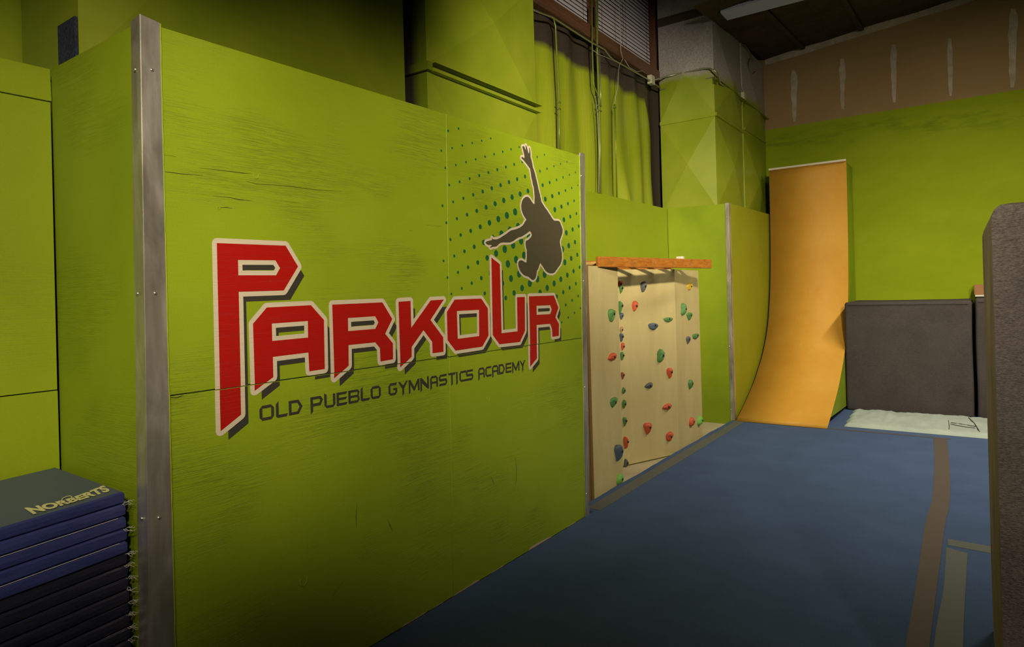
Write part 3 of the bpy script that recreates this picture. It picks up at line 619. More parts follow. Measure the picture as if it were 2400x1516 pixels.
ang = tag(mesh('angle_rail', *join([boxg(XC, XC + .055, YC - .03, 9.78, 2.395, 2.403), boxg(XC, XC + .008, YC - .03, 9.78, 2.355, 2.43)]), M['pipe_g']), 'green steel angle rail running round the corner duct at its paint line', 'rail')
fr = tag(mesh('flat_bar', *prism([(-3.03, YC - .016, 2.405), (XC, YC - .016, 2.425), (XC, YC - .016, 2.437), (-3.03, YC - .016, 2.417)], (0, .008, 0)), M['pipe']), 'thin metal bar across the front of the corner duct', 'rail')
tag(box('junction_box', (XC + .012, XC + .055, 8.56, 8.64, 2.41, 2.50), M['boxm'], bevel=.003), 'pale junction box on the angle rail of the corner duct', 'box')

# ================================================================== insulation sheet
ny, nz = 110, 26; V = []
for j in range(nz + 1):
    z = .7 + (2.505 - .7) * j / nz
    for i in range(ny + 1):
        y = 4.17 + (7.98 - 4.17) * i / ny; t = j / nz
        fold = .028 * math.sin(y * 7.5 + .9 * math.sin(z * 2 + y)) * (1 - .55 * t) + .018 * math.sin(y * 17 + z * 1.3) + .05 * math.exp(-((y - 6.45 - .25 * (1 - t) ** 2) / .09) ** 2) * (1 - t * .6)
        V.append((-3.12 + fold * .8 + .03 * mnoise.noise(Vector((y * 1.5, z * .8, 5))), y, z))
Fc = [(j * (ny + 1) + i, j * (ny + 1) + i + 1, (j + 1) * (ny + 1) + i + 1, (j + 1) * (ny + 1) + i) for j in range(nz) for i in range(ny)]
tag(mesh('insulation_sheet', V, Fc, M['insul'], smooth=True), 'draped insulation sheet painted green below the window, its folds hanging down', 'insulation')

# ================================================================== window and blinds
w1 = st(empty('window_1', (-3.2, 5.3, 2.64))); w2 = st(empty('window_2', (-3.2, 6.9, 2.64)))
for par, y0, y1 in ((w1, 4.56, 6.03), (w2, 6.10, 7.71)):
    fr_ = mesh('window_frame', *join([boxg(-3.29, -3.19, y0, y0 + .05, 2.6, 3.95), boxg(-3.29, -3.19, y1 - .05, y1, 2.6, 3.95), boxg(-3.29, -3.19, y0 + .05, y1 - .05, 3.9, 3.95), boxg(-3.29, -3.19, y0 + .05, y1 - .05, 2.6, 2.64)]), M['bframe'], par)
    box('pane', (-3.27, -3.26, y0 + .05, y1 - .05, 2.64, 3.9), M['glass'], fr_)
def blind(y0, y1, label):
    b = empty('venetian_blind', (-3.17, (y0 + y1) / 2, 2.66), label, 'blind')
    z = 2.675; k = 0; me = None
    while z < 3.86:
        if me is None:
            a = .0170; sl = mesh('slat', *prism([(-3.17 + .001, y0, z - a), (-3.17 + .0035, y0, z), (-3.17 - .001, y0, z + a), (-3.17 - .0018, y0, z + a), (-3.17 + .0026, y0, z), (-3.17 + .0002, y0, z - a)], (0, y1 - y0, 0)), M['slat'], b); me = sl; z0 = sl.location.copy()
        else:
            s2 = sl.copy(); COL.objects.link(s2); s2.parent = b; s2.location = z0 + Vector((random.uniform(-.002, .002), 0, .044 * k))
        k += 1; z += .044
    box('bottom_rail', (-3.185, -3.155, y0, y1, 2.642, 2.66), M['slat'], b)
    box('head_rail', (-3.19, -3.15, y0, y1, 3.87, 3.90), M['slat'], b)
    nc = 3 if y1 - y0 > 1.4 else 3
    for q in range(nc):
        yy = y0 + (y1 - y0) * (.08 + .84 * q / (nc - 1))
        mesh('ladder_cord', *tube([(-3.150, yy, 2.66), (-3.150, yy, 3.88)], .0012, 5), M['redcord'], b)
    return b
blind(4.62, 5.97, 'left venetian blind, partly hidden behind the green duct')
blind(6.16, 7.56, 'right venetian blind beside the corner duct, cords hanging in front')
mesh('red_backing', *boxg(-3.2485, -3.24, 4.62, 5.97, 2.66, 3.88), M['redcord'], w1); mesh('red_backing', *boxg(-3.2485, -3.24, 6.16, 7.62, 2.66, 3.88), M['redcord'], w2)
box('jamb_board', (-3.2, -3.10, 7.60, 7.93, 2.645, 4.2), M['sill'], w2)
box('mullion', (-3.2, -3.155, 5.985, 6.145, 2.645, 4.0), M['sill'], w2)
sill = tag(mesh('steel_girt', *join([boxg(-3.2, -3.03, 4.2, 7.97, 2.632, 2.642), boxg(-3.04, -3.03, 4.2, 7.97, 2.52, 2.632), boxg(-3.10, -3.03, 4.2, 7.97, 2.512, 2.522)]), M['sill']), 'rusty brown steel girt under the blinds', 'beam')
# conduits
def pipe(name, pix, X0, r, mat, label, cat='conduit', extra=None, clips=()):
    P = [atX(x, y, X0) if not isinstance(x, tuple) else Vector(x) for x, y in pix]
    o = mesh(name, *tube(P, r, 8), mat, smooth=True); tag(o, label, cat)
    for (x, y) in clips:
        c = atX(x, y, X0); mesh('pipe_clip', *boxg(c.x - r * 1.4, c.x + r * 1.4, c.y - r * 2.2, c.y + r * 2.2, c.z - .006, c.z + .006), mat, o)
    return o
XP = -2.99
pipe('conduit', [(1240, 19), (1269, 31), (1294, 40), (1385, 98.7), (1410, 112), (1417, 116), (1423, 124), (1430, 133.5), (1440, 142), (1452, 148), (1523, 188.7), (1548, 207)], XP, .009, M['pipe'], 'long steel conduit running along the girt below the blinds')
pipe('conduit', [(1291, 38), (1297, 44), (1302.4, 61), (1303.8, 101.6), (1309.7, 220), (1310.5, 300), (1311, 350)], XP, .008, M['pipe_g'], 'leftmost vertical conduit dropping in front of the insulation', clips=((1310, 240), (1310, 255)))
pipe('conduit', [(1387.5, 0), (1388, 106), (1391, 190), (1393, 204), (1399.6, 217.7), (1401.5, 230)], XP, .007, M['pipe_g'], 'thin vertical conduit with a bend joining the thick pipe')
pipe('conduit', [(1399.5, 0), (1399.6, 114.6), (1403.5, 220), (1406, 330), (1407, 460)], XP - .02, .012, M['pipe_g'], 'thick dark vertical pipe in the middle of the insulation', clips=((1404.5, 248), (1404.6, 260)))
pipe('conduit', [(1405, 115), (1407.5, 215), (1408.5, 250)], XP + .01, .005, M['pipe'], 'short bright conduit beside the thick pipe')
pipe('conduit', [(1440.5, 244), (1443, 330), (1446, 466)], XP, .008, M['pipe_g'], 'right vertical conduit with wires coming out of its top', clips=((1440.5, 252),))
pipe('wire', [(1396, 225), (1401, 280), (1404, 360), (1403, 452)], XP + .03, .003, M['wire'], 'pale wire hanging beside the thick pipe', 'wire')
pipe('wire', [(1440.5, 244), (1443, 225), (1448, 205), (1448.5, 180), (1452, 152), (1460, 138), (1455, 120), (1452, 0)], XP + .02, .0028, M['wire'], 'twisted pale wire rising from the right conduit over the blind', 'wire')
pipe('wire', [(1464, 140), (1475, 158), (1492, 168), (1505, 166), (1520, 176)], XP + .02, .0028, M['wire'], 'loose wire looping along the girt by the junction box', 'wire')
pipe('wire', [(1390, 118), (1405, 128), (1425, 136), (1445, 146)], XP + .02, .0024, M['wire'], 'short slack wire under the main conduit', 'wire')
pipe('wire', [(1458, 0), (1461, 60), (1459, 100), (1466, 135)], -3.08, .002, M['wired'], 'dark blind cord hanging in front of the slats', 'cord')
jb = atX(1528, 188, XP)
tag(box('junction_box', (XP - .035, XP + .02, jb.y - .055, jb.y + .04, jb.z - .05, jb.z + .05), M['boxm'], bevel=.003), 'pale junction box at the right end of the girt', 'box')
P = [Vector((XP, jb.y + .04, jb.z + .01))] + [atY(x, y, YC - .05) for x, y in ((1560, 180), (1600, 171), (1627, 165.5), (1650, 160.5), (1664, 160.5))] + [atX(x, y, XC + .05) for x, y in ((1676, 167), (1683, 177), (1688, 194))] + [atX(x, y, XC + .03) for x, y in ((1700, 204), (1742, 236))]
tag(mesh('conduit', *tube(P, .009, 8), M['pipe'], smooth=True), 'steel conduit bending round the corner duct from box to box', 'conduit')
P = [atX(x, y, XC + .03) for x, y in ((1733, 104), (1734, 130), (1737.5, 196), (1741, 212), (1744, 230))]
tag(mesh('wire', *tube(P, .004, 6), M['wire'], smooth=True), 'wires dropping down the corner duct into its junction box', 'wire')
P = [atX(x, y, XC + .03) for x, y in ((1738, 105), (1744, 104.5), (1755, 118), (1760, 127), (1764, 141))]
tag(mesh('conduit', *tube(P, .006, 6), M['pipe_g'], smooth=True), 'small bent conduit at the top rear of the corner duct', 'conduit')
P = [atX(x, y, XC + .02) for x, y in ((1757, 137), (1753, 150), (1755, 163), (1763, 174), (1769, 168))]
tag(mesh('cable', *tube(P, .006, 6), M['wired'], smooth=True), 'dark cable loop on the rear corner duct', 'cable')
# fluorescent fitting
lf = empty('ceiling_light', (-1.6, 7.38, 3.03), 'fluorescent ceiling light with white diffuser beside the corner duct', 'light')
mesh('diffuser', *prism([(-2.20, 7.25, 3.045), (-2.20, 7.27, 3.03), (-2.20, 7.50, 3.03), (-2.20, 7.52, 3.045), (-2.20, 7.50, 3.08), (-2.20, 7.27, 3.08)], (1.25, 0, 0)), M['lamp'], lf)
box('housing', (-2.205, -.945, 7.28, 7.49, 3.08, 3.12), M['cream'], lf); box('end_cap', (-2.225, -2.20, 7.26, 7.51, 3.035, 3.12), M['wired'], lf)
# carpet offcut above the left partition
p = atY(137, 62, 1.052)
tag(box('carpet_patch', (p.x, XD - .002, 1.048, 1.0585, .6, p.z), M['navyf'], bevel=.002), 'dark navy carpet patch on the side of the wide duct, top left', 'carpet')

# ================================================================== quarter-pipe ramp
rp = empty('curved_ramp', (-1.74, 8.6, FL), 'tall curved amber ramp panel with green sides leaning up the far wall', 'ramp')
prof = [(7.455, FL + .004), (7.80, -1.355), (8.21, -1.165), (8.40, -1.045), (8.58, -.925), (8.74, -.79), (8.86, -.66), (8.98, -.485), (9.06, -.31), (9.12, -.12), (9.165, .08), (9.20, .30), (9.225, .55), (9.24, .80), (9.255, 1.2), (9.26, 1.575)]
def smoothp(P, n=3):
    out = []
    for i in range(len(P) - 1):
        p0 = P[max(i - 1, 0)]; p1 = P[i]; p2 = P[i + 1]; p3 = P[min(i + 2, len(P) - 1)]
        for k in range(n):
            t = k / n; out.append(tuple(.5 * (2 * b + (c - a) * t + (2 * a - 5 * b + 4 * c - d) * t * t + (-a + 3 * b - 3 * c + d) * t ** 3) for a, b, c, d in zip(p0, p1, p2, p3)))
    return out + [P[-1]]
PR = smoothp(prof); n = len(PR); x0, x1 = -2.215, -1.277
V = [(x0, y, z) for y, z in PR] + [(x1, y, z) for y, z in PR] + [(x0, y + .012, z - .003) for y, z in PR] + [(x1, y + .012, z - .003) for y, z in PR]
Fc = []
for i in range(n - 1):
    Fc += [(i, n + i, n + i + 1, i + 1), (2 * n + i, 2 * n + i + 1, 3 * n + i + 1, 3 * n + i), (i, i + 1, 2 * n + i + 1, 2 * n + i), (n + i, 3 * n + i, 3 * n + i + 1, n + i + 1)]
Fc += [(0, 2 * n, 3 * n, n), (n - 1, 2 * n - 1, 4 * n - 1, 3 * n - 1)]
mesh('ramp_surface', V, Fc, M['ramp'], rp, smooth=True)
for xx, nm in ((-2.20, 'side_panel'), (-1.279, 'side_panel')):
    pp = [(xx, y + .012, z - .004) for y, z in PR[2:]] + [(xx, 9.77, 1.56), (xx, 9.77, FL + .002)]
    mesh(nm, *prism(pp, (-.016, 0, 0)), M['ply2'], rp)
box('top_deck', (x0, x1, 9.262, 9.77, 1.545, 1.565), M['ply2'], rp)
box('edge_strip', (x0, x1, 9.235, 9.262, 1.575, 1.60), M['alu'], rp)

# ================================================================== climbing wall
cw = empty('climbing_wall', (-2.4, 5.4, BF), 'cream plywood climbing wall set with coloured holds, in the alcove', 'climbing wall')
A0 = Vector((-2.615, 5.10)); A1 = Vector((-2.288, 5.905)); A2 = Vector((-2.300, 6.60)); dm = (A1 - A0).normalized(); A0 = Vector((-2.53, 5.293)) - (Vector((-2.288, 5.905)) - Vector((-2.53, 5.293))).normalized() * .22
def vpanel(name, a, b, z0, z1, th, mat):
    d = (b - a).normalized(); nb = Vector((-d.y, d.x)) * th   # towards -x
    return mesh(name, *prism([(a.x, a.y, z0), (b.x, b.y, z0), (b.x + nb.x, b.y + nb.y, z0), (a.x + nb.x, a.y + nb.y, z0)], (0, 0, z1 - z0)), mat, cw, bevel=.001, seg=1)
vpanel('plywood_panel', Vector((-2.30, 4.245)), Vector((-2.30, 4.73)), BF, .195, .018, M['climb'])
vpanel('plywood_panel', A0, A1, BF + .012, .195, .018, M['climb']); vpanel('plywood_panel', A1, A2, BF, .192, .018, M['climb'])
mesh('frame_stud', *boxg(-2.41, -2.32, 4.25, 4.29, BF, .17), M['raw'], cw); mesh('frame_stud', *boxg(-2.41, -2.32, 4.68, 4.72, BF, .17), M['raw'], cw); mesh('frame_stud', *boxg(-2.41, -2.32, 6.53, 6.57, BF, .17), M['raw'], cw)
mesh('edge_strip', *boxg(-2.318, -2.30, 4.236, 4.2445, BF, .195), M['raw'], cw)
def seg_hit(px, py, a, b):
    r = ray(px, py); d = b - a
    det = r.x * (-d.y) - (-d.x) * r.y; kk = (a.x * (-d.y) - (-d.x) * a.y) / det
    return r * kk
def hold(px, py, w, h, style, mat, seg, label, bolt=None, depth=None):
    a, b = {'L': (Vector((-2.30, 4.245)), Vector((-2.30, 4.73))), 'M': (A0, A1), 'R': (A1, A2)}[seg]
    p = seg_hit(px, py, a, b); t = (b - a).normalized(); t3 = Vector((t.x, t.y, 0)); nrm = Vector((t.y, -t.x, 0)); up = Vector((0, 0, 1))
    q0 = proj(p); q1 = proj(p + t3 * .1); q2 = proj(p + nrm * .05)
    sx = .1 / max(6, abs(q1[0] - q0[0])); hz = .1 / abs(proj(p + up * .1)[1] - q0[1])
    dep = depth or .40 * h * hz
    # the protruding bulk also widens the silhouette
    W = max(.30 * h * hz, (w - abs(q2[0] - q0[0]) / .05 * dep * .6) * sx) / 2; Hh = h * hz / 2
    cshift = (q2[0] - q0[0]) / .05 * dep * .5
    p = p - t3 * (cshift * sx)
    na, nr = 20, 6; V = []
    rs = random.Random(px * 7 + py)
    for j in range(nr + 1):
        ph = math.pi / 2 * j / nr
        for i in range(na):
            an = 2 * math.pi * i / na; ca, sa = math.cos(an), math.sin(an); R_ = 1.0
            x_, z_ = ca, sa
            if style == 'tear': x_ *= (.10 + .90 * ((sa + 1) / 2) ** .75); z_ = sa * (1.25 if sa < 0 else .85) ; 
            elif style == 'pear': x_ *= (.55 + .45 * (1 - sa) / 2); 
            elif style == 'moon': z_ = sa if sa < 0 else sa * .35; z_ = z_ * 1.1 + .2
            elif style == 'wedge': x_ = ca * (.6 + .4 * sa); z_ = sa + .25 * ca
            elif style == 'dual': x_ *= .62 + .38 * abs(math.sin(an) * 1.0) ; x_ += .12 * sa
            elif style == 'pinch': x_ = ca * .9; z_ = sa * (.7 + .3 * ca) + .15 * ca
            nv = mnoise.noise(Vector((ca * 1.3 + px, sa * 1.3 + py, j * .3))) * .16
            s_ = math.cos(ph) ** .75 if j < nr else .06
            lean = .16 * math.sin(ph)
            V.append(p + t3 * (x_ * W * (s_ + nv * s_) + lean * W) + up * (z_ * Hh * (s_ + nv * s_) + lean * Hh * (1 if style != 'moon' else .2)) + nrm * (dep * math.sin(ph) * (1 + .25 * ca * (1 if style in ('wedge', 'pinch') else .3) + nv)))
    Fc = [(j * na + i, j * na + (i + 1) % na, (j + 1) * na + (i + 1) % na, (j + 1) * na + i) for j in range(nr) for i in range(na)] + [tuple(range(nr * na, nr * na + na))]
    o = mesh('climbing_hold', V, Fc, M[mat], cw, smooth=True); o['label'] = label
    c_ = p + nrm * dep * 1.05 + up * Hh * .08 + t3 * W * .1
    mesh('bolt', *disc(c_, nrm, min(.011, Hh * .28), .003), M['hole'], o)
    return o
for a in [
 (1434.4, 736, 20, 29, 'tear', 'h_green', 'L', 'green triangular hold'), (1435.7, 836, 21, 24, 'pinch', 'h_red', 'L', 'orange-red rounded hold'), (1438.8, 941.7, 21, 22, 'wedge', 'h_green', 'L', 'green wedge hold'), (1451, 1054, 20, 36, 'tear', 'h_blue', 'L', 'blue-grey teardrop hold'), (1454, 1120, 18, 26, 'pear', 'h_lime', 'L', 'bright green lumpy hold'),
 (1454, 665.8, 13, 16, 'wedge', 'h_red', 'M', 'orange-red hold overlapping a green one'), (1456, 676, 10, 20, 'tear', 'h_green', 'M', 'green hold behind the red one'), (1454.5, 717.5, 12, 28, 'tear', 'h_green', 'M', 'green hold at the panel edge'), (1457, 741, 11, 16, 'wedge', 'h_blue', 'M', 'small blue-grey hold'), (1457, 773, 11, 14, 'wedge', 'h_tan', 'M', 'tan hold'), (1457, 789, 10, 20, 'tear', 'h_blue', 'M', 'blue-grey tapered hold'),
 (1460, 812, 10, 18, 'wedge', 'h_red', 'M', 'small red hold'), (1458.5, 833, 10, 20, 'tear', 'h_green', 'M', 'green tapered hold'), (1460, 878.6, 10, 16, 'tear', 'h_dred', 'M', 'dark red hold'), (1462.3, 914.7, 10, 15, 'pear', 'h_green', 'M', 'small green hold'), (1463, 946.5, 11, 20, 'wedge', 'h_green', 'M', 'green lipped hold'), (1465, 985.6, 11, 21, 'tear', 'h_green', 'M', 'grey-green hold'), (1467.5, 1034, 12, 29, 'tear', 'h_red', 'M', 'long orange-red hold'), (1468, 1084, 12, 20, 'pear', 'h_grey', 'M', 'grey hold near the floor'),
 (1508.9, 672.3, 17, 26, 'wedge', 'h_grey', 'M', 'dark grey oval hold'), (1488.8, 718, 17, 24, 'wedge', 'h_red', 'M', 'red oval hold'), (1531.9, 763, 24, 21, 'moon', 'h_blue', 'M', 'blue half-moon hold'), (1566.3, 748, 22, 15, 'moon', 'h_green', 'M', 'green hooked hold'), (1549.8, 833.3, 20, 31, 'dual', 'h_green', 'M', 'large green double-lobed hold'), (1570.7, 871.6, 19, 23, 'tear', 'h_red', 'M', 'red teardrop hold'), (1521, 903.4, 21, 18, 'pinch', 'h_grey', 'M', 'grey dome hold'), (1564, 953, 24, 20, 'pinch', 'h_red', 'M', 'red horned hold'), (1519.3, 1000.9, 25, 27, 'tear', 'h_red', 'M', 'big orange-red triangular hold'), (1569.8, 1022.6, 23, 22, 'wedge', 'h_red', 'M', 'orange-red notched hold'),
 (1616.8, 671.8, 14, 18, 'wedge', 'h_yellow', 'R', 'yellow hold'), (1602.9, 724.5, 12, 27, 'dual', 'h_green', 'R', 'green peanut-shaped hold'), (1616.8, 739.3, 17, 17, 'tear', 'h_green', 'R', 'green pointed hold'), (1613.7, 795, 12, 16, 'tear', 'h_grey', 'R', 'small dark grey hold'), (1631.6, 785.9, 15, 17, 'moon', 'h_green', 'R', 'pale green mushroom hold'), (1619.4, 897.7, 13, 21, 'tear', 'h_green', 'R', 'yellow-green hold'), (1622.4, 986.5, 14, 21, 'pear', 'h_red', 'R', 'orange-red oval hold'), (1642, 983.4, 14, 23, 'pear', 'h_lime', 'R', 'bright green oval hold')]:
    hold(*a)
# horizontal wooden ladder lying on top
lad = empty('wooden_ladder', (-2.35, 5.1, .19), 'varnished wooden ladder lying flat across the top of the climbing wall', 'ladder')
zb, ztop = .1965, .272
a = atZ(1400, 612, .236 * 1.0) if False else Vector((-2.30, 4.39, 0)); b = Vector((-1.95, 5.92, 0)); d = (b - a).normalized(); nn_ = Vector((-d.y, d.x, 0))
def rail(off_, e0, e1, z0=.188, z1=.268):
    A = a + nn_ * off_ + d * e0; B = b + nn_ * off_ + d * e1; hw = .016
    return mesh('rail', *prism([A - nn_ * hw + Vector((0, 0, z0)), A + nn_ * hw + Vector((0, 0, z0)), A + nn_ * hw + Vector((0, 0, z1)), A - nn_ * hw + Vector((0, 0, z1))], (B - A)), M['wood'], lad, bevel=.006, seg=2)
rail(0, 0, 0); rail(.46, -.03, .05)
for k in range(6):
    c = a + d * (.16 + k * .265); z = .2135
    mesh('rung', *tube([c - nn_ * .012 + Vector((0, 0, z + .012)), c + nn_ * .47 + Vector((0, 0, z + .012))], .016, 10), M['rung'], lad, smooth=True)
    mesh('plug', *disc(c - nn_ * .0155 + Vector((0, 0, z + .012)), -nn_, .011, .002), M['raw'], lad)
p = atY(1590, 606, 5.62)
tag(mesh('wall_bracket', *prism([(p.x - .03, 5.62, .2), (p.x + .05, 5.62, .2), (p.x + .035, 5.62, p.z + .02), (p.x - .02, 5.62, p.z + .02)], (0, .05, 0)), M['cream'], bevel=.004), 'small white bracket sticking up behind the wooden ladder', 'bracket')

# ================================================================== foam blocks, mint mat
def soft_box(name, b, mat, par=None, r=.03, seg=4, amp=.006, sub=.12):
    x0, x1, y0, y1, z0, z1 = b
    bm = bmesh.new(); V, Fc = boxg(*b); vs = [bm.verts.new(v) for v in V]; [bm.faces.new([vs[i] for i in f]) for f in Fc]
    bmesh.ops.recalc_face_normals(bm, faces=bm.faces)
    bmesh.ops.bevel(bm, geom=bm.edges[:], offset=r, segments=seg, affect='EDGES', profile=.5)
    for ax, lo, hi in ((0, x0, x1), (1, y0, y1), (2, z0, z1)):
        nn = max(1, int((hi - lo) / sub))
        for k in range(1, nn):
            co = [0, 0, 0]; no = [0, 0, 0]; co[ax] = lo + (hi - lo) * k / nn; no[ax] = 1
            bmesh.ops.bisect_plane(bm, geom=bm.verts[:] + bm.edges[:] + bm.faces[:], plane_co=co, plane_no=no, dist=1e-5)
    for v in bm.verts:
        nv = mnoise.noise_vector(v.co * 3.1) * amp
        if v.co.z < z0 + .02: nv.z = 0
        v.co += nv
    bm.verts.index_update(); V2 = [tuple(v.co) for v in bm.verts]; F2 = [tuple(v.index for v in f.verts) for f in bm.faces]; bm.free()
    return mesh(name, V2, F2, mat, par, smooth=True)
def foam(name, b, label, mat, r=.03, welt=True):
    e_ = empty(name, ((b[0] + b[1]) / 2, (b[2] + b[3]) / 2, b[4]), label, 'foam block')
    soft_box('cover', b, mat, e_, r=r)
    if welt:
        z = b[5] - .035; ym = b[2] - .001
        mesh('seam', *tube([(b[0] + .03 + (b[1] - b[0] - .06) * k / 12, ym + .002 * mnoise.noise(Vector((k, 0, 0))), z + .003 * mnoise.noise(Vector((k * .7, 4, 0)))) for k in range(13)], .004, 6), M['wired'], e_)
    return e_
foam('foam_block', (-1.268, -.015, 8.72, 9.72, FL, -.205), 'wide charcoal fabric foam block standing between the curved ramp and the next block', M['char'])
foam('foam_block', (.015, 1.3, 8.74, 9.72, FL, -.185), 'second charcoal foam block, mostly hidden behind the tall carpeted one', M['char'])
nb = empty('carpeted_block', (.6, 2.75, FL), 'tall block covered in ribbed charcoal carpet, cut off by the right edge', 'block')
# tall near block, its upper left corner cut back
V = []; Fc = []
secs = [(FL, .046, 0), (-.9, .046, 0), (-.4, .046, 0), (.0, .046, 0), (.17, .047, .0), (.205, .060, .004), (.214, .085, .03)]
bm_pts = []
def nbring(z, x, inset):
    return [(x, 2.22 + inset, z), (1.25, 2.22 + inset, z), (1.25, 3.45, z), (x - .008, 3.45, z + (.022 if z > .1 else 0))]
zs = [FL + i * (H + .17) / 14 for i in range(15)]
rings = [nbring(z, .046 + .0015 * mnoise.noise(Vector((z * 3, 1, 2))), 0) for z in zs] + [nbring(.195, .052, .004), nbring(.208, .066, .014), nbring(.212, .09, .03)]
for r_ in rings: V += r_
for j in range(len(rings) - 1):
    for i in range(4): Fc.append((j * 4 + i, j * 4 + (i + 1) % 4, (j + 1) * 4 + (i + 1) % 4, (j + 1) * 4 + i))
Fc += [(3, 2, 1, 0), tuple(range(len(V) - 4, len(V)))]
fm = []
for q in Fc:
    c = sum((Vector(V[i]) for i in q), Vector()) / len(q); fm.append(1 if (c.x < .06) else 0)
mesh('carpet_cover', V, Fc, None, nb, mats=[M['rib'], M['nbside']], fmats=fm)
# wooden box on a white shelf by the far wall
tb = tag(box('wooden_box', (.012, .30, 9.45, 9.75, -.155, -.035), M['brownbox'], bevel=.004), 'small brown box resting above the hidden foam block, by the far wall', 'box')
tag(box('white_tray', (.02, .32, 9.44, 9.76, -.177, -.156), M['cream'], bevel=.003), 'thin white tray under the small brown box', 'tray')
# mint mat
mm = empty('thin_mat', (-.5, 8.2, FL), 'thin pale mint mat lying on the floor in front of the charcoal foam blocks', 'mat')
nx_, ny_ = 70, 34; V = []
def mc(u, t):   # u across x, t towards back
    x = -1.145 + 1.58 * u - (.045 * t) * (1 - u); y = 7.66 + (.012 - .02 * u) + (1.02 + .0 * u) * t
    if u < .06: x += .03 * mnoise.noise(Vector((t * 9, 2, 0))) * (1 - u / .06)
    return x, y
for j in range(ny_ + 1):
    t = j / ny_
    for i in range(nx_ + 1):
        u = i / nx_; x, y = mc(u, t)
        e1 = min(1, u / .03, (1 - u) / .03); e2 = min(1, t / .05, (1 - t) / .05); ed = max(0, min(e1, e2)) ** .5
        wr = .011 * mnoise.noise(Vector((x * 7, y * 3.2, 0))) + (.018 * mnoise.noise(Vector((x * 16, y * 9, 4))) * max(0, 1 - u / .12)) + .009 * mnoise.noise(Vector((x * 22, y * 6, 9)))
        cr_ = -.008 * math.exp(-((u - .19 - .01 * math.sin(t * 3)) / .004) ** 2) - .006 * math.exp(-((u - .70) / .004) ** 2)
        V.append((x, y, FL + .002 + ed * (.036 + wr + cr_)))
Fc = [(j * (nx_ + 1) + i, j * (nx_ + 1) + i + 1, (j + 1) * (nx_ + 1) + i + 1, (j + 1) * (nx_ + 1) + i) for j in range(ny_) for i in range(nx_)]
mesh('cover', V, Fc, M['mint'], mm, smooth=True)
for pix in ([(2228.7, 990), (2250, 993), (2287, 999)], [(2228, 993.5), (2255, 999), (2286, 1003)], [(2270, 978), (2284, 992), (2291, 1003), (2297, 1014)], [(2223, 985), (2225, 996), (2224.5, 1005)]):
    mesh('tie_cord', *tube([atZ(x, y, FL + .041) for x, y in pix], .0035, 5), M['wired'] if pix[0][0] != 2223 else M['tape_g'], mm)

# ================================================================== stack of folding mats
A = Vector((-2.250, 1.000)); B = Vector((-2.822, 1.012)); D_ = Vector((.165, -.986)); LN = 1.18
zt = -.600; dz = .0392; dn = Vector((D_.y, -D_.x))
def panel(par, z1, th, mat, top=None, inset=0.0, shift=0.0):
    a = A + (B - A).normalized() * (-shift); b = B; c = B + D_ * LN; d_ = a + D_ * LN
    # rounded front edge profile: list of (inset, z)
    nseg = 26; prof_ = [(.006, 0), (.001, .12), (0, .5), (.0008, .86), (.006, 1.0)]
    V = []; rows = 0
    q = [a, d_, c, b]
    V = []
    loops = []
    for ins, zz in prof_:
        z = z1 - th + th * zz
        loop = []
        inw = (B - A).normalized()
        for k in range(nseg + 1):
            t = k / nseg; p = a.lerp(d_, t) + inw * (ins + inset + .003 * mnoise.noise(Vector((t * 9, z * 40, 0))) + (.004 * mnoise.noise(Vector((t * 30, z * 20, 3))) if zz in (.86, 1.0) else 0))
            if k == 0: p += D_ * (.004 + ins)
            loop.append((p.x, p.y, z + .0015 * mnoise.noise(Vector((t * 12, z * 9, 6)))))
        p = c; loop.append((p.x, p.y, z)); p = b + D_ * .004; loop.append((p.x, p.y, z))
        loops.append(loop)
    n = len(loops[0])
    for l in loops: V += l
    Fc = [(j * n + i, j * n + (i + 1) % n, (j + 1) * n + (i + 1) % n, (j + 1) * n + i) for j in range(len(loops) - 1) for i in range(n)]
    Fc += [tuple(range(n))[::-1], tuple(range(len(V) - n, len(V)))]
    fm = [0] * (len(Fc) - 1) + [1]
    return mesh('mat_panel', V, Fc, None, par, mats=[mat, top or mat], fmats=fm)
nm = 0; z = zt; stack_lab = ['top folding mat of the stack, royal blue with yellow lettering', 'second folding mat from the top, dark navy with frayed hinge corners', 'third folding mat from the top of the stack, dark navy', 'fourth folding mat down the stack, dark navy, set slightly back', 'fifth folding mat down the stack, dark navy, near the floor', 'bottom folding mat of the stack, resting on the subfloor']
layout = [5, 4, 4, 4, 4, 3]
first = None
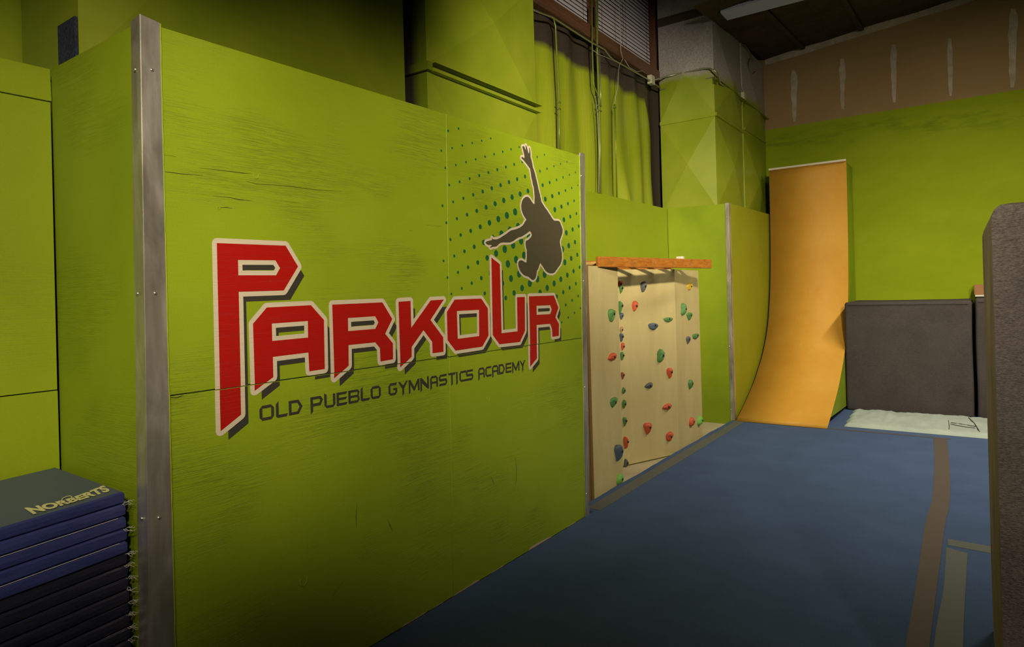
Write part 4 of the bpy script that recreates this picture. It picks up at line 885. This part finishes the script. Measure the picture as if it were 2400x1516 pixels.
for mi, cnt in enumerate(layout):
    fmt = empty('folding_mat', (-2.5, .4, z - cnt * dz if mi < 5 else BF), stack_lab[mi], 'mat', 'folding mats stacked in the corner')
    if mi == 0: first = fmt
    for k in range(cnt):
        th = dz - .0018
        if mi == 5 and k == cnt - 1: th = z - BF
        sh = [0, .004, .006, .010, .012][k] + mi * .004 + (-.018 if (mi == 3 and k == 0) else 0)
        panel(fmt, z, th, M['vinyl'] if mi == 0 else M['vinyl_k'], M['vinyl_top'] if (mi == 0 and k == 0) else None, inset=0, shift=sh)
        # hinge welt, seam line and loose threads at the corner
        inw = (B - A).normalized(); a0 = A - inw * (sh + .0015)
        hinge = (k % 2 == 0)
        zz = z - dz + .0006
        if k < cnt - 1 and not hinge:
            mesh('seam', *tube([Vector((*(a0 + D_ * (.03 + (LN - .05) * q / 10)), zz)) for q in range(11)], .0011 if mi == 0 else .0006, 4), M['seam'] if mi == 0 else M['vinyl'], fmt)
        if hinge or mi > 0:
            tv = []
            rr = random.Random(mi * 31 + k)
            for q in range(5):
                c0 = Vector((*(a0 + D_ * rr.uniform(.0, .015)), zz)); pts_ = [c0]
                for s_ in range(4): pts_.append(pts_[-1] + Vector((rr.uniform(-.004, .010), rr.uniform(.002, .007), rr.uniform(-.006, .005))))
                tv.append(tube(pts_, .0008, 4))
            mesh('loose_thread', *join(tv), M['thread'] if mi == 0 else M['seam'], fmt)
        z -= dz
# lettering on the top mat
def arch(u): return .60 + .40 * min(1, abs(2 * u - 1)) ** 1.5
def text_quad(s, BL, BR, TL, TR, zc, mat, par, name, bold=.035, h=.0012):
    cu_ = bpy.data.curves.new('t', 'FONT'); cu_.body = s; cu_.offset = bold; cu_.size = 1; cu_.resolution_u = 4
    to = bpy.data.objects.new('t', cu_); COL.objects.link(to); dg = bpy.context.evaluated_depsgraph_get()
    me = bpy.data.meshes.new_from_object(to.evaluated_get(dg)); bpy.data.objects.remove(to)
    xs = [v.co.x for v in me.vertices]; ys = [v.co.y for v in me.vertices]; x0, x1, y0, y1 = min(xs), max(xs), 0.0, max(ys)
    y0 = min(ys)
    Q = [atZ(*p, zc + h) for p in (BL, BR, TL, TR)]; V = []
    for v in me.vertices:
        u = (v.co.x - x0) / (x1 - x0); t = (v.co.y - y0) / (y1 - y0); t *= arch(u)
        V.append(tuple(Q[0].lerp(Q[1], u).lerp(Q[2].lerp(Q[3], u), t)))
    Fc = [tuple(p.vertices) for p in me.polygons]; bpy.data.meshes.remove(me)
    o = mesh(name, V, Fc, mat, par, smooth=None)
    for p in o.data.polygons:
        if p.normal.z < 0: p.flip()
    return o
text_quad('NORBERTS', (79, 1205), (260, 1150), (56, 1190), (243, 1136), zt, M['yellow'], first, 'printed_lettering', .05, .003)
ring = []
for (rx, ry) in ((12.5, 5.2), (10.5, 3.6)):
    ring.append([(156.5 + rx * math.cos(t_) , 1167.5 - .28 * rx * math.cos(t_) - ry * math.sin(t_)) for t_ in [math.radians(-25 + 230 * q / 20) for q in range(21)]])
V = [tuple(atZ(x, y, zt + .0035)) for x, y in ring[0] + ring[1]]; n = 21
o = mesh('printed_emblem', V, [(i, i + 1, n + i + 1, n + i) for i in range(n - 1)], M['yellow'], first, smooth=None)
V = []; Fc = []
for q in range(34):
    if q in (9, 10, 18, 26): continue
    t_ = q / 33; x = 137 + 68 * t_; y = 1182.5 - 20.5 * t_; b_ = len(V)
    V += [tuple(atZ(x + ddx, y + ddy, zt + .003)) for ddx, ddy in ((0, 0), (1.3, -.4), (1.0, -1.6), (-.3, -1.2))]; Fc.append((b_, b_ + 1, b_ + 2, b_ + 3))
o = mesh('printed_small_line', V, Fc, M['yellow'], first, smooth=None)
